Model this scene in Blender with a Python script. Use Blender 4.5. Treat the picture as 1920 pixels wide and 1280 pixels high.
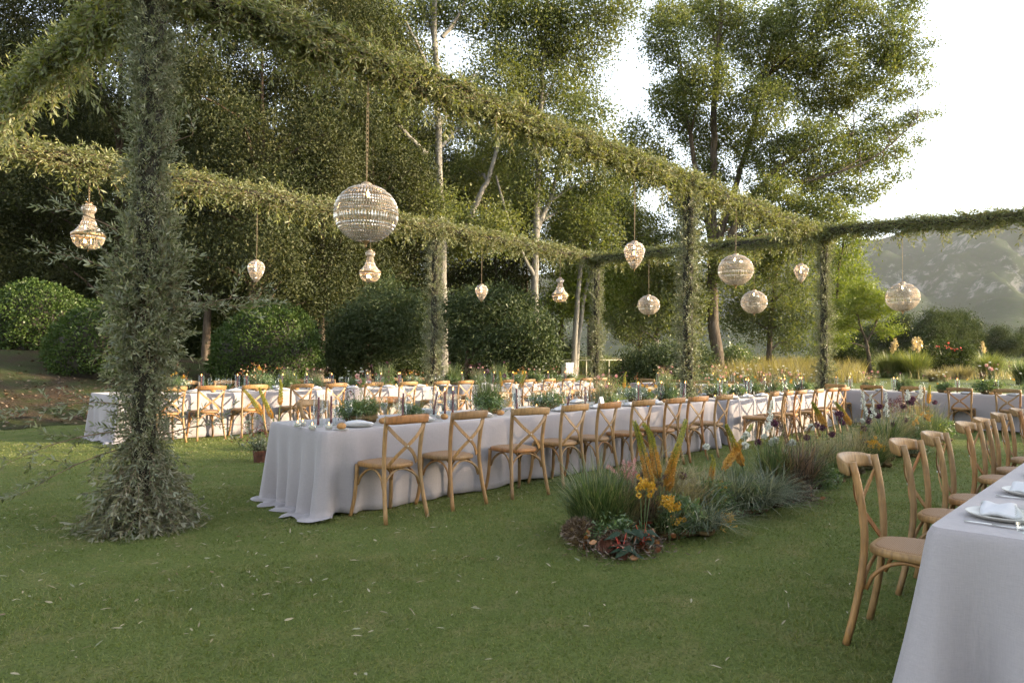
import bpy, math, time
import numpy as np
from mathutils import Vector, Matrix

T0 = time.time()
for _o in list(bpy.data.objects):
    bpy.data.objects.remove(_o)
scene = bpy.context.scene
col = scene.collection
pi = math.pi

# ------------------------------------------------------------------ camera
YAW, PITCH, ROLL, FPX, EYE = .7338, .025, .0105, 1362.0, 1.335
_F = np.array([math.cos(YAW)*math.cos(PITCH), math.sin(YAW)*math.cos(PITCH), math.sin(PITCH)])
_R0 = np.array([math.sin(YAW), -math.cos(YAW), 0.0])
_U0 = np.cross(_R0, _F)
_R = math.cos(ROLL)*_R0 + math.sin(ROLL)*_U0
_U = -math.sin(ROLL)*_R0 + math.cos(ROLL)*_U0
cam_data = bpy.data.cameras.new('camera')
cam_data.sensor_width = 36.0
cam_data.lens = 36.0*FPX/1920.0
cam_data.clip_start = 0.05
cam_data.clip_end = 9000.0
cam = bpy.data.objects.new('camera', cam_data)
col.objects.link(cam)
cam.matrix_world = Matrix(((_R[0], _U[0], -_F[0], 0), (_R[1], _U[1], -_F[1], 0), (_R[2], _U[2], -_F[2], EYE), (0, 0, 0, 1)))
scene.camera = cam

# ------------------------------------------------------------------ sky, sun, exposure
SUN_EL = math.radians(12.5)
_sx, _sy = .60, -.80
SUN = Vector((_sx*math.cos(SUN_EL), _sy*math.cos(SUN_EL), math.sin(SUN_EL)))
world = bpy.data.worlds.new('World')
scene.world = world
world.use_nodes = True
wn = world.node_tree
wn.nodes.clear()
sky = wn.nodes.new('ShaderNodeTexSky')
sky.sky_type = 'NISHITA'
sky.sun_disc = False
sky.sun_elevation = SUN_EL
sky.sun_rotation = math.atan2(_sx, _sy)
sky.air_density = 1.0
sky.dust_density = 1.0
sky.ozone_density = 1.0
bg = wn.nodes.new('ShaderNodeBackground')
bg.inputs['Strength'].default_value = 0.15
wo = wn.nodes.new('ShaderNodeOutputWorld')
hs = wn.nodes.new('ShaderNodeHueSaturation')      # thin high haze: a paler, evenly washed-out sky
hs.inputs['Saturation'].default_value = 0.45
wn.links.new(sky.outputs[0], hs.inputs['Color'])
wn.links.new(hs.outputs[0], bg.inputs['Color'])
wn.links.new(bg.outputs[0], wo.inputs['Surface'])
sl = bpy.data.lights.new('sun', 'SUN')
sl.energy = 3.6
sl.angle = math.radians(0.6)
sl.color = (1.0, .80, .54)
sun = bpy.data.objects.new('sun', sl)
col.objects.link(sun)
sun.rotation_euler = SUN.to_track_quat('Z', 'Y').to_euler()
vs = scene.view_settings
vs.view_transform = 'Standard'
vs.look = 'None'
vs.gamma = 1.0
vs.use_curve_mapping = False
vs.exposure = 2.4
cy = scene.cycles
cy.max_bounces = 6
cy.diffuse_bounces = 2
cy.glossy_bounces = 2
cy.transmission_bounces = 6
cy.transparent_max_bounces = 14
cy.volume_bounces = 1
cy.sample_clamp_indirect = 6.0
cy.caustics_reflective = False
cy.caustics_refractive = False
cy.use_denoising = True
cy.adaptive_threshold = 0.02

# ------------------------------------------------------------------ pixel helpers (photograph 1920 x 1280)
CAM = np.array([0, 0, EYE])
def ray(px, py):
    return _F + _R*((px-960.0)/FPX) + _U*((640.0-py)/FPX)
def at(px, py, d):
    r = ray(px, py)
    return CAM + r*(d/(r[0]*math.cos(YAW)+r[1]*math.sin(YAW)))
def onY(px, py, Y):
    r = ray(px, py); return CAM + r*(Y/r[1])
def onX(px, py, X):
    r = ray(px, py); return CAM + r*(X/r[0])

def sstep(a, b, x):
    t = np.clip((np.asarray(x, float)-a)/(b-a), 0, 1); return t*t*(3-2*t)
def hgt(x, y):
    """height of the ground"""
    x = np.asarray(x, float); y = np.asarray(y, float)
    d = x*math.cos(YAW)+y*math.sin(YAW)
    r = np.clip(d-26, 0, None)
    out = 2.3*(1-np.exp(-r/60.0))*sstep(0, 8, r)
    bank = .19*np.clip(y-15.6, 0, 7.5)*(1-sstep(8, 19, x))
    return np.maximum(out, bank)
def gz(x, y): return float(hgt(x, y))

# ------------------------------------------------------------------ mesh builder
class G:
    def __init__(s): s.V, s.F, s.M, s.n = [], [], [], 0
    def add(s, V, F, mi=0):
        V = np.asarray(V, float).reshape(-1, 3); F = np.asarray(F, int)
        s.V.append(V); s.F.append(F+s.n); s.M.append(np.full(len(F), mi)); s.n += len(V)
        return s
    def mesh(s, name, mats, smooth=True):
        me = bpy.data.meshes.new(name)
        V = np.concatenate(s.V) if s.V else np.zeros((0, 3))
        me.vertices.add(len(V)); me.vertices.foreach_set('co', V.ravel())
        sizes = np.concatenate([np.full(len(f), f.shape[1]) for f in s.F])
        loops = np.concatenate([f.ravel() for f in s.F])
        starts = np.concatenate([[0], np.cumsum(sizes)[:-1]])
        me.loops.add(len(loops)); me.loops.foreach_set('vertex_index', loops)
        me.polygons.add(len(sizes))
        me.polygons.foreach_set('loop_start', starts)
        me.polygons.foreach_set('loop_total', sizes)
        me.polygons.foreach_set('material_index', np.concatenate(s.M))
        me.polygons.foreach_set('use_smooth', np.full(len(sizes), smooth))
        for m in (mats if isinstance(mats, (list, tuple)) else [mats]): me.materials.append(m)
        me.update(calc_edges=True); me.validate()
        return me
    # -- shapes
    def tube(s, P, R, k=6, mi=0, cap=True, flat=1.0):
        P = np.asarray(P, float); n = len(P); R = np.broadcast_to(np.asarray(R, float), (n,))
        T = np.gradient(P, axis=0); T /= np.linalg.norm(T, axis=1)[:, None]+1e-12
        a = np.array([0, 0, 1.0]) if abs(T[:, 2]).max() < .9 else (np.array([1.0, 0, 0]) if abs(T[:, 0]).max() < .9 else np.array([.31, .87, .37]))
        A = np.cross(T, a); A /= np.linalg.norm(A, axis=1)[:, None]+1e-12
        B = np.cross(T, A)
        th = np.arange(k)*2*pi/k
        V = P[:, None]+R[:, None, None]*(np.cos(th)[None, :, None]*A[:, None]+flat*np.sin(th)[None, :, None]*B[:, None])
        i = np.arange(n-1)[:, None]*k; j = np.arange(k)[None]; j2 = (j+1) % k
        F = np.stack([i+j, i+j2, i+k+j2, i+k+j], -1).reshape(-1, 4)
        s.add(V, F, mi)
        if cap:
            o = s.n-n*k
            s.F.append(np.arange(k)[None, ::-1]+o); s.M.append(np.array([mi]))
            s.F.append(np.arange(k)[None]+o+(n-1)*k); s.M.append(np.array([mi]))
        return s
    def lathe(s, prof, k=16, mi=0, c=(0, 0, 0)):
        p = np.asarray(prof, float); n = len(p); th = np.arange(k)*2*pi/k
        V = np.stack([p[:, 0, None]*np.cos(th), p[:, 0, None]*np.sin(th), np.broadcast_to(p[:, 1, None], (n, k))], -1)+np.asarray(c)
        i = np.arange(n-1)[:, None]*k; j = np.arange(k)[None]; j2 = (j+1) % k
        s.add(V, np.stack([i+j, i+j2, i+k+j2, i+k+j], -1).reshape(-1, 4), mi)
        return s
    def box(s, c, d, mi=0, rot=None):
        d = np.asarray(d, float)/2
        V = np.array([[x, y, z] for x in (-1, 1) for y in (-1, 1) for z in (-1, 1)], float)*d
        if rot is not None: V = V@np.asarray(rot).T
        s.add(V+np.asarray(c), [[0, 1, 3, 2], [4, 6, 7, 5], [0, 4, 5, 1], [2, 3, 7, 6], [0, 2, 6, 4], [1, 5, 7, 3]], mi)
        return s
    def ball(s, c, r, nu=8, nv=6, mi=0, noise=0, rg=None):
        r = np.broadcast_to(np.asarray(r, float), (3,))
        ph = np.linspace(.12, pi-.12, nv); th = np.arange(nu)*2*pi/nu
        V = np.stack([np.sin(ph)[:, None]*np.cos(th), np.sin(ph)[:, None]*np.sin(th), np.broadcast_to(np.cos(ph)[:, None], (nv, nu))], -1)
        if noise: V = V*(1+rg.normal(0, noise, (nv, nu, 1)))
        i = np.arange(nv-1)[:, None]*nu; j = np.arange(nu)[None]; j2 = (j+1) % nu
        s.add(V*r+np.asarray(c), np.stack([i+j, i+nu+j, i+nu+j2, i+j2], -1).reshape(-1, 4), mi)
        o = s.n-nv*nu
        s.F.append(np.arange(nu)[None]+o); s.M.append(np.array([mi]))
        s.F.append(np.arange(nu)[None, ::-1]+o+(nv-1)*nu); s.M.append(np.array([mi]))
        return s
    def leaves(s, P, D, L, W, rg, mi=0, hexa=False, N=None, fold=0.0, tri=False):
        """flat leaf-shaped faces: base P, direction D, length L, width W"""
        P = np.asarray(P, float); n = len(P)
        D = D/(np.linalg.norm(D, axis=1)[:, None]+1e-9)
        if N is None: N = rg.normal(size=(n, 3))
        S = np.cross(D, N); S /= np.linalg.norm(S, axis=1)[:, None]+1e-9
        L = np.broadcast_to(L, (n,))[:, None]; W = np.broadcast_to(W, (n,))[:, None]
        if tri:
            V = np.stack([P+S*W*.5, P+D*L, P-S*W*.5], 1); k = 3
        elif hexa:
            Q = np.cross(S, D)*fold*L
            V = np.stack([P, P+D*L*.3+S*W*.5+Q*.6, P+D*L*.68+S*W*.42+Q, P+D*L, P+D*L*.68-S*W*.42+Q, P+D*L*.3-S*W*.5+Q*.6], 1)
            k = 6
        else:
            V = np.stack([P, P+D*L*.45+S*W*.5, P+D*L, P+D*L*.45-S*W*.5], 1); k = 4
        s.add(V, np.arange(n*k).reshape(n, k), mi)
        return s
    def blades(s, P, az, H, lean, W, mi=0, seg=4, droop=.0, rg=None):
        """curved grass blades"""
        P = np.asarray(P, float); n = len(P)
        az = np.broadcast_to(az, (n,)); H = np.broadcast_to(H, (n,)); lean = np.broadcast_to(lean, (n,)); W = np.broadcast_to(W, (n,)); droop = np.broadcast_to(droop, (n,))
        O = np.stack([np.cos(az), np.sin(az), 0*az], 1); S = np.stack([-np.sin(az), np.cos(az), 0*az], 1)
        t = np.linspace(0, 1, seg+1)
        up = H[:, None]*(t-droop[:, None]*t**2.2)
        out = lean[:, None]*t**1.7
        w = W[:, None]*(1-t**1.6*.92)*.5
        C = P[:, None]+out[..., None]*O[:, None]; C[..., 2] += up
        V = np.stack([C-w[..., None]*S[:, None], C+w[..., None]*S[:, None]], 2)
        b = np.arange(n)[:, None]*(2*(seg+1)); i = np.arange(seg)[None]*2
        F = np.stack([b+i, b+i+1, b+i+3, b+i+2], -1).reshape(-1, 4)
        s.add(V, F, mi)
        return s
    def stamp(s, protos, which, B, T, mi_off=0):
        """protos: list of (V, [(F, mi)..]); B (n,3,3) basis rows, T (n,3)"""
        for q, (V, FS) in enumerate(protos):
            ii = np.where(which == q)[0]
            if not len(ii): continue
            VV = np.einsum('vc,nck->nvk', V, B[ii])+T[ii][:, None]
            o = s.n; s.V.append(VV.reshape(-1, 3)); s.n += VV.shape[0]*VV.shape[1]
            off = (np.arange(len(ii))*len(V))[:, None, None]
            for F, mi in FS:
                FF = (F[None]+off).reshape(-1, F.shape[1])+o
                s.F.append(FF); s.M.append(np.full(len(FF), mi+mi_off))
        return s
    def proto(s):
        V = np.concatenate(s.V); return (V, [(f, int(m[0])) for f, m in zip(s.F, s.M)])

def obj(name, me, parent=None, loc=None, rz=None):
    o = bpy.data.objects.new(name, me)
    col.objects.link(o)
    if parent is not None: o.parent = parent
    if loc is not None: o.location = [float(v) for v in loc]
    if rz is not None: o.rotation_euler = (0, 0, float(rz))
    return o
def tag(o, label, cat, group=None, kind=None):
    o['label'] = label; o['category'] = cat
    if group: o['group'] = group
    if kind: o['kind'] = kind
    return o
def empty(name, loc, rz=0): return obj(name, None, None, loc, rz)
def struct(name, me):
    o = obj(name, me); o['kind'] = 'structure'; return o
def copy_tree(o, parent=None):
    c = o.copy(); col.objects.link(c); c.parent = parent
    for ch in list(o.children): copy_tree(ch, c)
    return c
ORD = ['first', 'second', 'third', 'fourth', 'fifth', 'sixth', 'seventh', 'eighth', 'ninth', 'tenth', 'eleventh', 'twelfth', 'thirteenth', 'fourteenth',
       'fifteenth', 'sixteenth', 'seventeenth', 'eighteenth', 'nineteenth', 'twentieth'] + ['twenty-'+w for w in
       ('first', 'second', 'third', 'fourth', 'fifth', 'sixth', 'seventh', 'eighth', 'ninth')] + ['thirtieth'] + ['thirty-'+w for w in
       ('first', 'second', 'third', 'fourth', 'fifth', 'sixth', 'seventh', 'eighth', 'ninth')] + ['fortieth']

# ------------------------------------------------------------------ materials
class NT:
    def __init__(s, name):
        s.m = bpy.data.materials.new(name); s.m.use_nodes = True; s.t = s.m.node_tree; s.t.nodes.clear()
        s.out = s.t.nodes.new('ShaderNodeOutputMaterial')
    def n(s, typ, **kw):
        x = s.t.nodes.new(typ)
        for k, v in kw.items():
            if k in x.inputs: s.set(x.inputs[k], v)
            elif k.startswith('i') and k[1:].isdigit(): s.set(x.inputs[int(k[1:])], v)
            else: setattr(x, k, v)
        return x
    def set(s, inp, v):
        if hasattr(v, 'is_output') or isinstance(v, bpy.types.NodeSocket): s.t.links.new(v, inp)
        elif isinstance(v, bpy.types.Node): s.t.links.new(v.outputs[0], inp)
        else: inp.default_value = (*v, 1) if isinstance(v, tuple) and len(v) == 3 and inp.type == 'RGBA' else v
    def ramp(s, fac, stops):
        r = s.t.nodes.new('ShaderNodeValToRGB'); s.set(r.inputs[0], fac)
        e = r.color_ramp.elements
        while len(e) > 1: e.remove(e[-1])
        e[0].position = stops[0][0]; e[0].color = (*stops[0][1], 1)
        for p, c in stops[1:]:
            x = e.new(p); x.color = (*c, 1)
        return r
    def noise(s, scale, detail=3, rough=.55, vec=None, obj=True):
        tc = s.n('ShaderNodeTexCoord')
        return s.n('ShaderNodeTexNoise', Scale=scale, Detail=detail, Roughness=rough, Vector=vec if vec is not None else tc.outputs['Object' if obj else 'Generated'])
    def mix(s, f, a, b, blend='MIX'):
        x = s.t.nodes.new('ShaderNodeMix'); x.data_type = 'RGBA'; x.blend_type = blend
        s.set(x.inputs[0], f); s.set(x.inputs[6], a); s.set(x.inputs[7], b)
        return x.outputs[2]
    def done(s, sh, disp=None):
        s.set(s.out.inputs[0], sh); return s.m
def math_node(t, op, a, b=None):
    x = t.n('ShaderNodeMath', operation=op); t.set(x.inputs[0], a)
    if b is not None: t.set(x.inputs[1], b)
    return x.outputs[0]

def leafmat(name, stops, trans=.35, tcol=None, back=None, gloss=.06, rough=.4, patch=None):
    t = NT(name)
    geo = t.n('ShaderNodeNewGeometry')
    c = t.ramp(geo.outputs['Random Per Island'], stops).outputs[0]
    for sc, lo, hi, amt, pc in (patch or []):
        c = t.mix(t.ramp(t.noise(sc, 4, .6).outputs[0], [(lo, (0, 0, 0)), (hi, (amt, amt, amt))]).outputs[0], c, pc)
    if back is not None: c = t.mix(geo.outputs['Backfacing'], c, back)
    d = t.n('ShaderNodeBsdfDiffuse', Color=c)
    tc = t.mix(1.0, c, tcol if tcol else (1.5, 1.5, .7), 'MULTIPLY')
    tr = t.n('ShaderNodeBsdfTranslucent', Color=tc)
    m = t.n('ShaderNodeMixShader', i0=trans, i1=d.outputs[0], i2=tr.outputs[0])
    g = t.n('ShaderNodeBsdfGlossy', Roughness=rough); g.inputs['Color'].default_value = (.9, .9, .85, 1)
    return t.done(t.n('ShaderNodeMixShader', i0=gloss, i1=m.outputs[0], i2=g.outputs[0]).outputs[0])
def plain(name, c, rough=.6, metal=0, var=.12, vscale=8.0, bump=0, bscale=60, spec=.4, sss=0):
    t = NT(name)
    nz = t.noise(vscale, 4)
    lo = tuple(max(0, x*(1-var)) for x in c); hi = tuple(min(1, x*(1+var)) for x in c)
    cr = t.ramp(nz.outputs[0], [(.3, lo), (.7, hi)])
    p = t.n('ShaderNodeBsdfPrincipled', Roughness=rough, Metallic=metal)
    t.set(p.inputs['Base Color'], cr.outputs[0]); p.inputs['Specular IOR Level'].default_value = spec
    if sss:
        p.inputs['Subsurface Weight'].default_value = sss; p.inputs['Subsurface Radius'].default_value = (.01, .006, .003)
    if bump:
        b = t.n('ShaderNodeBump', Strength=bump, Distance=.01, Height=t.noise(bscale, 4).outputs[0])
        t.set(p.inputs['Normal'], b.outputs[0])
    return t.done(p.outputs[0])
def emit(name, c, s):
    t = NT(name); t.m.cycles.emission_sampling = 'NONE'; return t.done(t.n('ShaderNodeEmission', Color=c, Strength=s).outputs[0])

def m_wood():
    t = NT('oak_wood')
    tc = t.n('ShaderNodeTexCoord'); oi = t.n('ShaderNodeObjectInfo')
    mp = t.n('ShaderNodeMapping', Vector=tc.outputs['Object']); mp.inputs['Scale'].default_value = (40, 40, 6)
    nz = t.n('ShaderNodeTexNoise', Vector=mp.outputs[0], Scale=1.6, Detail=5, Roughness=.6)
    c = t.ramp(nz.outputs[0], [(.25, (.125, .066, .022)), (.5, (.240, .140, .050)), (.75, (.36, .22, .085))]).outputs[0]
    tint = t.ramp(oi.outputs['Random'], [(0, (.70, .60, .52)), (.3, (.90, .90, .95)), (.55, (1.12, 1.05, .95)), (.8, (1.0, .82, .6)), (1, (1.05, .68, .42))])
    c = t.mix(1.0, c, tint.outputs[0], 'MULTIPLY')
    n2 = t.noise(14, 3)
    c = t.mix(math_node(t, 'MULTIPLY', n2.outputs[0], .35), c, (.24, .18, .12))
    p = t.n('ShaderNodeBsdfPrincipled', Roughness=.5); t.set(p.inputs['Base Color'], c)
    p.inputs['Specular IOR Level'].default_value = .35
    b = t.n('ShaderNodeBump', Strength=.25, Distance=.002, Height=nz.outputs[0]); t.set(p.inputs['Normal'], b.outputs[0])
    return t.done(p.outputs[0])
def m_rattan():
    t = NT('woven_rattan')
    tc = t.n('ShaderNodeTexCoord')
    w1 = t.n('ShaderNodeTexWave', Vector=tc.outputs['Object'], Scale=38, Distortion=.6, bands_direction='X')
    w2 = t.n('ShaderNodeTexWave', Vector=tc.outputs['Object'], Scale=38, Distortion=.6, bands_direction='Y')
    h = math_node(t, 'MAXIMUM', w1.outputs[1], w2.outputs[1])
    c = t.ramp(h, [(.2, (.10, .055, .025)), (.8, (.30, .18, .095))]).outputs[0]
    c = t.mix(t.noise(9).outputs[0], c, (.27, .155, .075))
    p = t.n('ShaderNodeBsdfPrincipled', Roughness=.7); t.set(p.inputs['Base Color'], c)
    t.set(p.inputs['Normal'], t.n('ShaderNodeBump', Strength=.6, Distance=.003, Height=h).outputs[0])
    return t.done(p.outputs[0])
def m_linen():
    t = NT('grey_linen')
    tc = t.n('ShaderNodeTexCoord')
    m1 = t.n('ShaderNodeMapping', Vector=tc.outputs['Object']); m1.inputs['Scale'].default_value = (260, 260, 30)
    m2 = t.n('ShaderNodeMapping', Vector=tc.outputs['Object']); m2.inputs['Scale'].default_value = (30, 30, 260)
    a = t.n('ShaderNodeTexNoise', Vector=m1.outputs[0], Scale=1.0, Detail=2)
    b = t.n('ShaderNodeTexNoise', Vector=m2.outputs[0], Scale=1.0, Detail=2)
    h = math_node(t, 'ADD', a.outputs[0], b.outputs[0])
    c = t.ramp(math_node(t, 'MULTIPLY', h, .5), [(.3, (.258, .236, .246)), (.7, (.305, .280, .288))]).outputs[0]
    big = t.noise(1.2, 4)
    c = t.mix(math_node(t, 'MULTIPLY', big.outputs[0], .22), c, (.25, .228, .240))
    d = t.n('ShaderNodeBsdfPrincipled', Roughness=.9); t.set(d.inputs['Base Color'], c)
    d.inputs['Specular IOR Level'].default_value = .15; d.inputs['Sheen Weight'].default_value = .15
    cr = t.noise(5, 5, .6)
    sp = t.n('ShaderNodeSeparateXYZ', i0=tc.outputs['Object'])
    def crease(o, per, w):
        q = math_node(t, 'ABSOLUTE', math_node(t, 'SUBTRACT', math_node(t, 'FRACT', math_node(t, 'DIVIDE', o, per)), .5))
        return math_node(t, 'MULTIPLY', math_node(t, 'LESS_THAN', q, w), .10)
    hh = math_node(t, 'ADD', math_node(t, 'MULTIPLY', h, .12), cr.outputs[0])
    hh = math_node(t, 'ADD', hh, math_node(t, 'ADD', crease(sp.outputs[0], .64, .007), crease(sp.outputs[2], .47, .009)))
    t.set(d.inputs['Normal'], t.n('ShaderNodeBump', Strength=.35, Distance=.012, Height=hh).outputs[0])
    return t.done(d.outputs[0])
def m_glass():
    t = NT('clear_glass')
    lw = t.n('ShaderNodeLayerWeight', Blend=.5)
    f = math_node(t, 'ADD', math_node(t, 'MULTIPLY', math_node(t, 'POWER', lw.outputs['Facing'], 2.8), .36), .018)
    tr = t.n('ShaderNodeBsdfTransparent'); tr.inputs[0].default_value = (.97, .98, .975, 1)
    g = t.n('ShaderNodeBsdfGlossy', Roughness=.04); g.inputs['Color'].default_value = (.95, .97, .97, 1)
    return t.done(t.n('ShaderNodeMixShader', i0=f, i1=tr.outputs[0], i2=g.outputs[0]).outputs[0])
def m_crystal():
    t = NT('cut_crystal')
    geo = t.n('ShaderNodeNewGeometry')
    c = t.ramp(geo.outputs['Random Per Island'], [(0, (.42, .36, .28)), (.6, (.62, .56, .46)), (1, (.78, .72, .62))]).outputs[0]
    tr = t.n('ShaderNodeBsdfTransparent'); tr.inputs[0].default_value = (.93, .91, .86, 1)
    dl = t.n('ShaderNodeBsdfTranslucent', Color=c); df = t.n('ShaderNodeBsdfDiffuse', Color=c)
    m = t.n('ShaderNodeMixShader', i0=.5, i1=dl.outputs[0], i2=df.outputs[0])
    g = t.n('ShaderNodeBsdfGlossy', Roughness=.1)
    m2 = t.n('ShaderNodeMixShader', i0=.35, i1=m.outputs[0], i2=g.outputs[0])
    return t.done(t.n('ShaderNodeMixShader', i0=.84, i1=tr.outputs[0], i2=m2.outputs[0]).outputs[0])
def m_lawn():
    t = NT('lawn_turf')
    tc = t.n('ShaderNodeTexCoord')
    a = t.noise(.45, 5, .6); b = t.noise(3.2, 5, .65); c3 = t.noise(45, 4, .7); c4 = t.noise(160, 2, .6)
    base = t.ramp(a.outputs[0], [(.3, (.088, .112, .026)), (.55, (.115, .140, .036)), (.75, (.150, .163, .052))]).outputs[0]
    base = t.mix(t.ramp(b.outputs[0], [(.48, (0, 0, 0)), (.70, (.8, .8, .8))]).outputs[0], base, (.20, .17, .072))
    base = t.mix(t.ramp(c3.outputs[0], [(.35, (.75, .75, .75)), (.55, (0, 0, 0))]).outputs[0], base, (.040, .060, .014))
    base = t.mix(t.ramp(c4.outputs[0], [(.5, (0, 0, 0)), (.8, (.5, .5, .5))]).outputs[0], base, (.18, .21, .07))
    p = t.n('ShaderNodeBsdfPrincipled', Roughness=.9); t.set(p.inputs['Base Color'], base); p.inputs['Specular IOR Level'].default_value = .1
    t.set(p.inputs['Normal'], t.n('ShaderNodeBump', Strength=.9, Distance=.03, Height=c3.outputs[0]).outputs[0])
    return t.done(p.outputs[0])
def m_mulch():
    t = NT('leaf_mulch')
    a = t.noise(1.3, 4); b = t.noise(26, 5, .75)
    c = t.ramp(b.outputs[0], [(.3, (.022, .015, .009)), (.5, (.055, .038, .024)), (.68, (.11, .078, .05)), (.8, (.19, .145, .10))]).outputs[0]
    c = t.mix(t.ramp(a.outputs[0], [(.38, (0, 0, 0)), (.58, (.75, .75, .75))]).outputs[0], c, (.045, .062, .018))
    p = t.n('ShaderNodeBsdfPrincipled', Roughness=.95); t.set(p.inputs['Base Color'], c); p.inputs['Specular IOR Level'].default_value = .1
    t.set(p.inputs['Normal'], t.n('ShaderNodeBump', Strength=1, Distance=.06, Height=b.outputs[0]).outputs[0])
    return t.done(p.outputs[0])
def m_bark(name, stops, sc=(3, 3, .8)):
    t = NT(name)
    tc = t.n('ShaderNodeTexCoord'); mp = t.n('ShaderNodeMapping', Vector=tc.outputs['Object']); mp.inputs['Scale'].default_value = sc
    nz = t.n('ShaderNodeTexNoise', Vector=mp.outputs[0], Scale=3, Detail=6, Roughness=.7)
    c = t.ramp(nz.outputs[0], stops).outputs[0]
    p = t.n('ShaderNodeBsdfPrincipled', Roughness=.9); t.set(p.inputs['Base Color'], c); p.inputs['Specular IOR Level'].default_value = .1
    t.set(p.inputs['Normal'], t.n('ShaderNodeBump', Strength=.6, Distance=.04, Height=nz.outputs[0]).outputs[0])
    return t.done(p.outputs[0])
def m_mountain():
    t = NT('scrub_and_limestone')
    tc = t.n('ShaderNodeTexCoord'); geo = t.n('ShaderNodeNewGeometry')
    a = t.noise(.022, 8, .8); b = t.noise(.06, 6, .75); c3 = t.noise(.13, 4, .8)
    c = t.ramp(b.outputs[0], [(.35, (.026, .032, .022)), (.55, (.040, .045, .032)), (.7, (.065, .067, .052))]).outputs[0]
    c = t.mix(t.ramp(c3.outputs[0], [(.45, (.8, .8, .8)), (.6, (0, 0, 0))]).outputs[0], c, (.028, .042, .018))
    nz = t.n('ShaderNodeSeparateXYZ', i0=geo.outputs['Normal']).outputs[2]
    st = math_node(t, 'SUBTRACT', 1.02, nz)
    r = math_node(t, 'ADD', math_node(t, 'MULTIPLY', st, .55), math_node(t, 'MULTIPLY', a.outputs[0], 1.0))
    r = math_node(t, 'ADD', r, math_node(t, 'MULTIPLY', b.outputs[0], .5))
    c = t.mix(t.ramp(r, [(.90, (0, 0, 0)), (1.12, (.75, .75, .75))]).outputs[0], c, (.17, .165, .155))
    p = t.n('ShaderNodeBsdfPrincipled', Roughness=1); t.set(p.inputs['Base Color'], c); p.inputs['Specular IOR Level'].default_value = 0
    return t.done(p.outputs[0])

M = {}
M['wood'] = m_wood(); M['rattan'] = m_rattan(); M['linen'] = m_linen(); M['glass'] = m_glass(); M['crystal'] = m_crystal()
M['lawn'] = m_lawn(); M['mulch'] = m_mulch(); M['mountain'] = m_mountain()
M['field'] = plain('dry_field', (.20, .15, .09), .95, var=.3, vscale=.35, spec=.1)
M['steel'] = plain('steel', (.55, .55, .55), .3, 1.0, .05)
M['brass'] = plain('aged_brass', (.30, .20, .10), .45, .8, .25, 40)
M['porcelain'] = plain('stoneware', (.42, .405, .38), .35, 0, .05, 20)
M['rim'] = plain('stoneware_rim', (.30, .24, .18), .5, 0, .2, 30)
M['napkin'] = plain('white_napkin', (.48, .48, .50), .95, 0, .05, 6, .3, 40, .1)
M['wax'] = plain('burgundy_wax', (.10, .012, .018), .4, 0, .2, 12)
M['waxw'] = plain('ivory_wax', (.5, .47, .42), .5, 0, .05, 12)
M['flame'] = emit('candle_flame', (1.0, .42, .09), 3.6)
M['bulb'] = emit('warm_bulb', (1.0, .60, .24), 22.0)
M['bread'] = plain('bread_crust', (.33, .17, .055), .7, 0, .35, 30, .6, 50)
M['pot'] = plain('terracotta', (.085, .032, .018), .95, 0, .6, 12, .6, 50)
M['moss'] = plain('moss_and_coir', (.11, .075, .035), 1, 0, .55, 30, 1.0, 60, .1)
M['pole'] = plain('dark_pole', (.022, .020, .012), .9, 0, .5, 25, 1.0, 30)
M['rail'] = plain('cream_painted_rail', (.5, .44, .30), .5)
M['whitebox'] = plain('white_plastic', (.75, .74, .70), .5)
M['paper'] = plain('white_paper', (.78, .78, .76), .9, var=.03)
M['bottle'] = plain('brown_glass', (.06, .025, .01), .15)
M['redplastic'] = plain('red_paper', (.55, .04, .03), .5)
M['blueplastic'] = plain('blue_paper', (.03, .22, .50), .5)
M['rope'] = plain('brown_cord', (.20, .15, .09), .9)
M['grassblade'] = leafmat('lawn_blades', [(0, (.074, .100, .021)), (.5, (.118, .145, .037)), (.9, (.165, .180, .057)), (1, (.25, .21, .105))], .3, gloss=.03, patch=[(.6, .42, .68, .6, (.062, .098, .020)), (1.1, .50, .74, .55, (.170, .170, .055)), (5.5, .54, .74, .7, (.20, .185, .072)), (11, .55, .72, .7, (.052, .080, .017))])
M['litter'] = leafmat('dry_fallen_leaf', [(0, (.20, .17, .095)), (.5, (.32, .28, .19)), (.8, (.17, .19, .11)), (1, (.15, .08, .04))], .1)
M['mulchleaf'] = leafmat('brown_leaf_litter', [(0, (.045, .025, .014)), (.5, (.10, .06, .036)), (1, (.19, .14, .095))], .1)
M['olive'] = leafmat('olive_leaf', [(0, (.040, .053, .012)), (.5, (.092, .108, .027)), (.85, (.155, .160, .040)), (1, (.22, .20, .055))], .36, back=(.15, .165, .080), gloss=.03, rough=.5, patch=[(2.2, .5, .72, .6, (.175, .16, .045)), (3.1, .52, .7, .6, (.038, .052, .015))])  # leaves of the beams, golden sunlit tone put into the colour
M['olivepost'] = leafmat('olive_leaf_painted_shade', [(0, (.038, .050, .018)), (.5, (.080, .094, .040)), (.85, (.125, .135, .066)), (1, (.18, .17, .09))], .30, back=(.17, .185, .125), gloss=.05, rough=.45)  # greyer copy of the olive leaf: the posts' shade is in its colour
M['olivedry'] = leafmat('dry_olive_leaf', [(0, (.075, .080, .042)), (.5, (.125, .125, .072)), (1, (.20, .185, .115))], .25, back=(.20, .195, .135), gloss=.05)
M['twig'] = plain('olive_twig', (.16, .11, .07), .9, 0, .3, 40)
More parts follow.
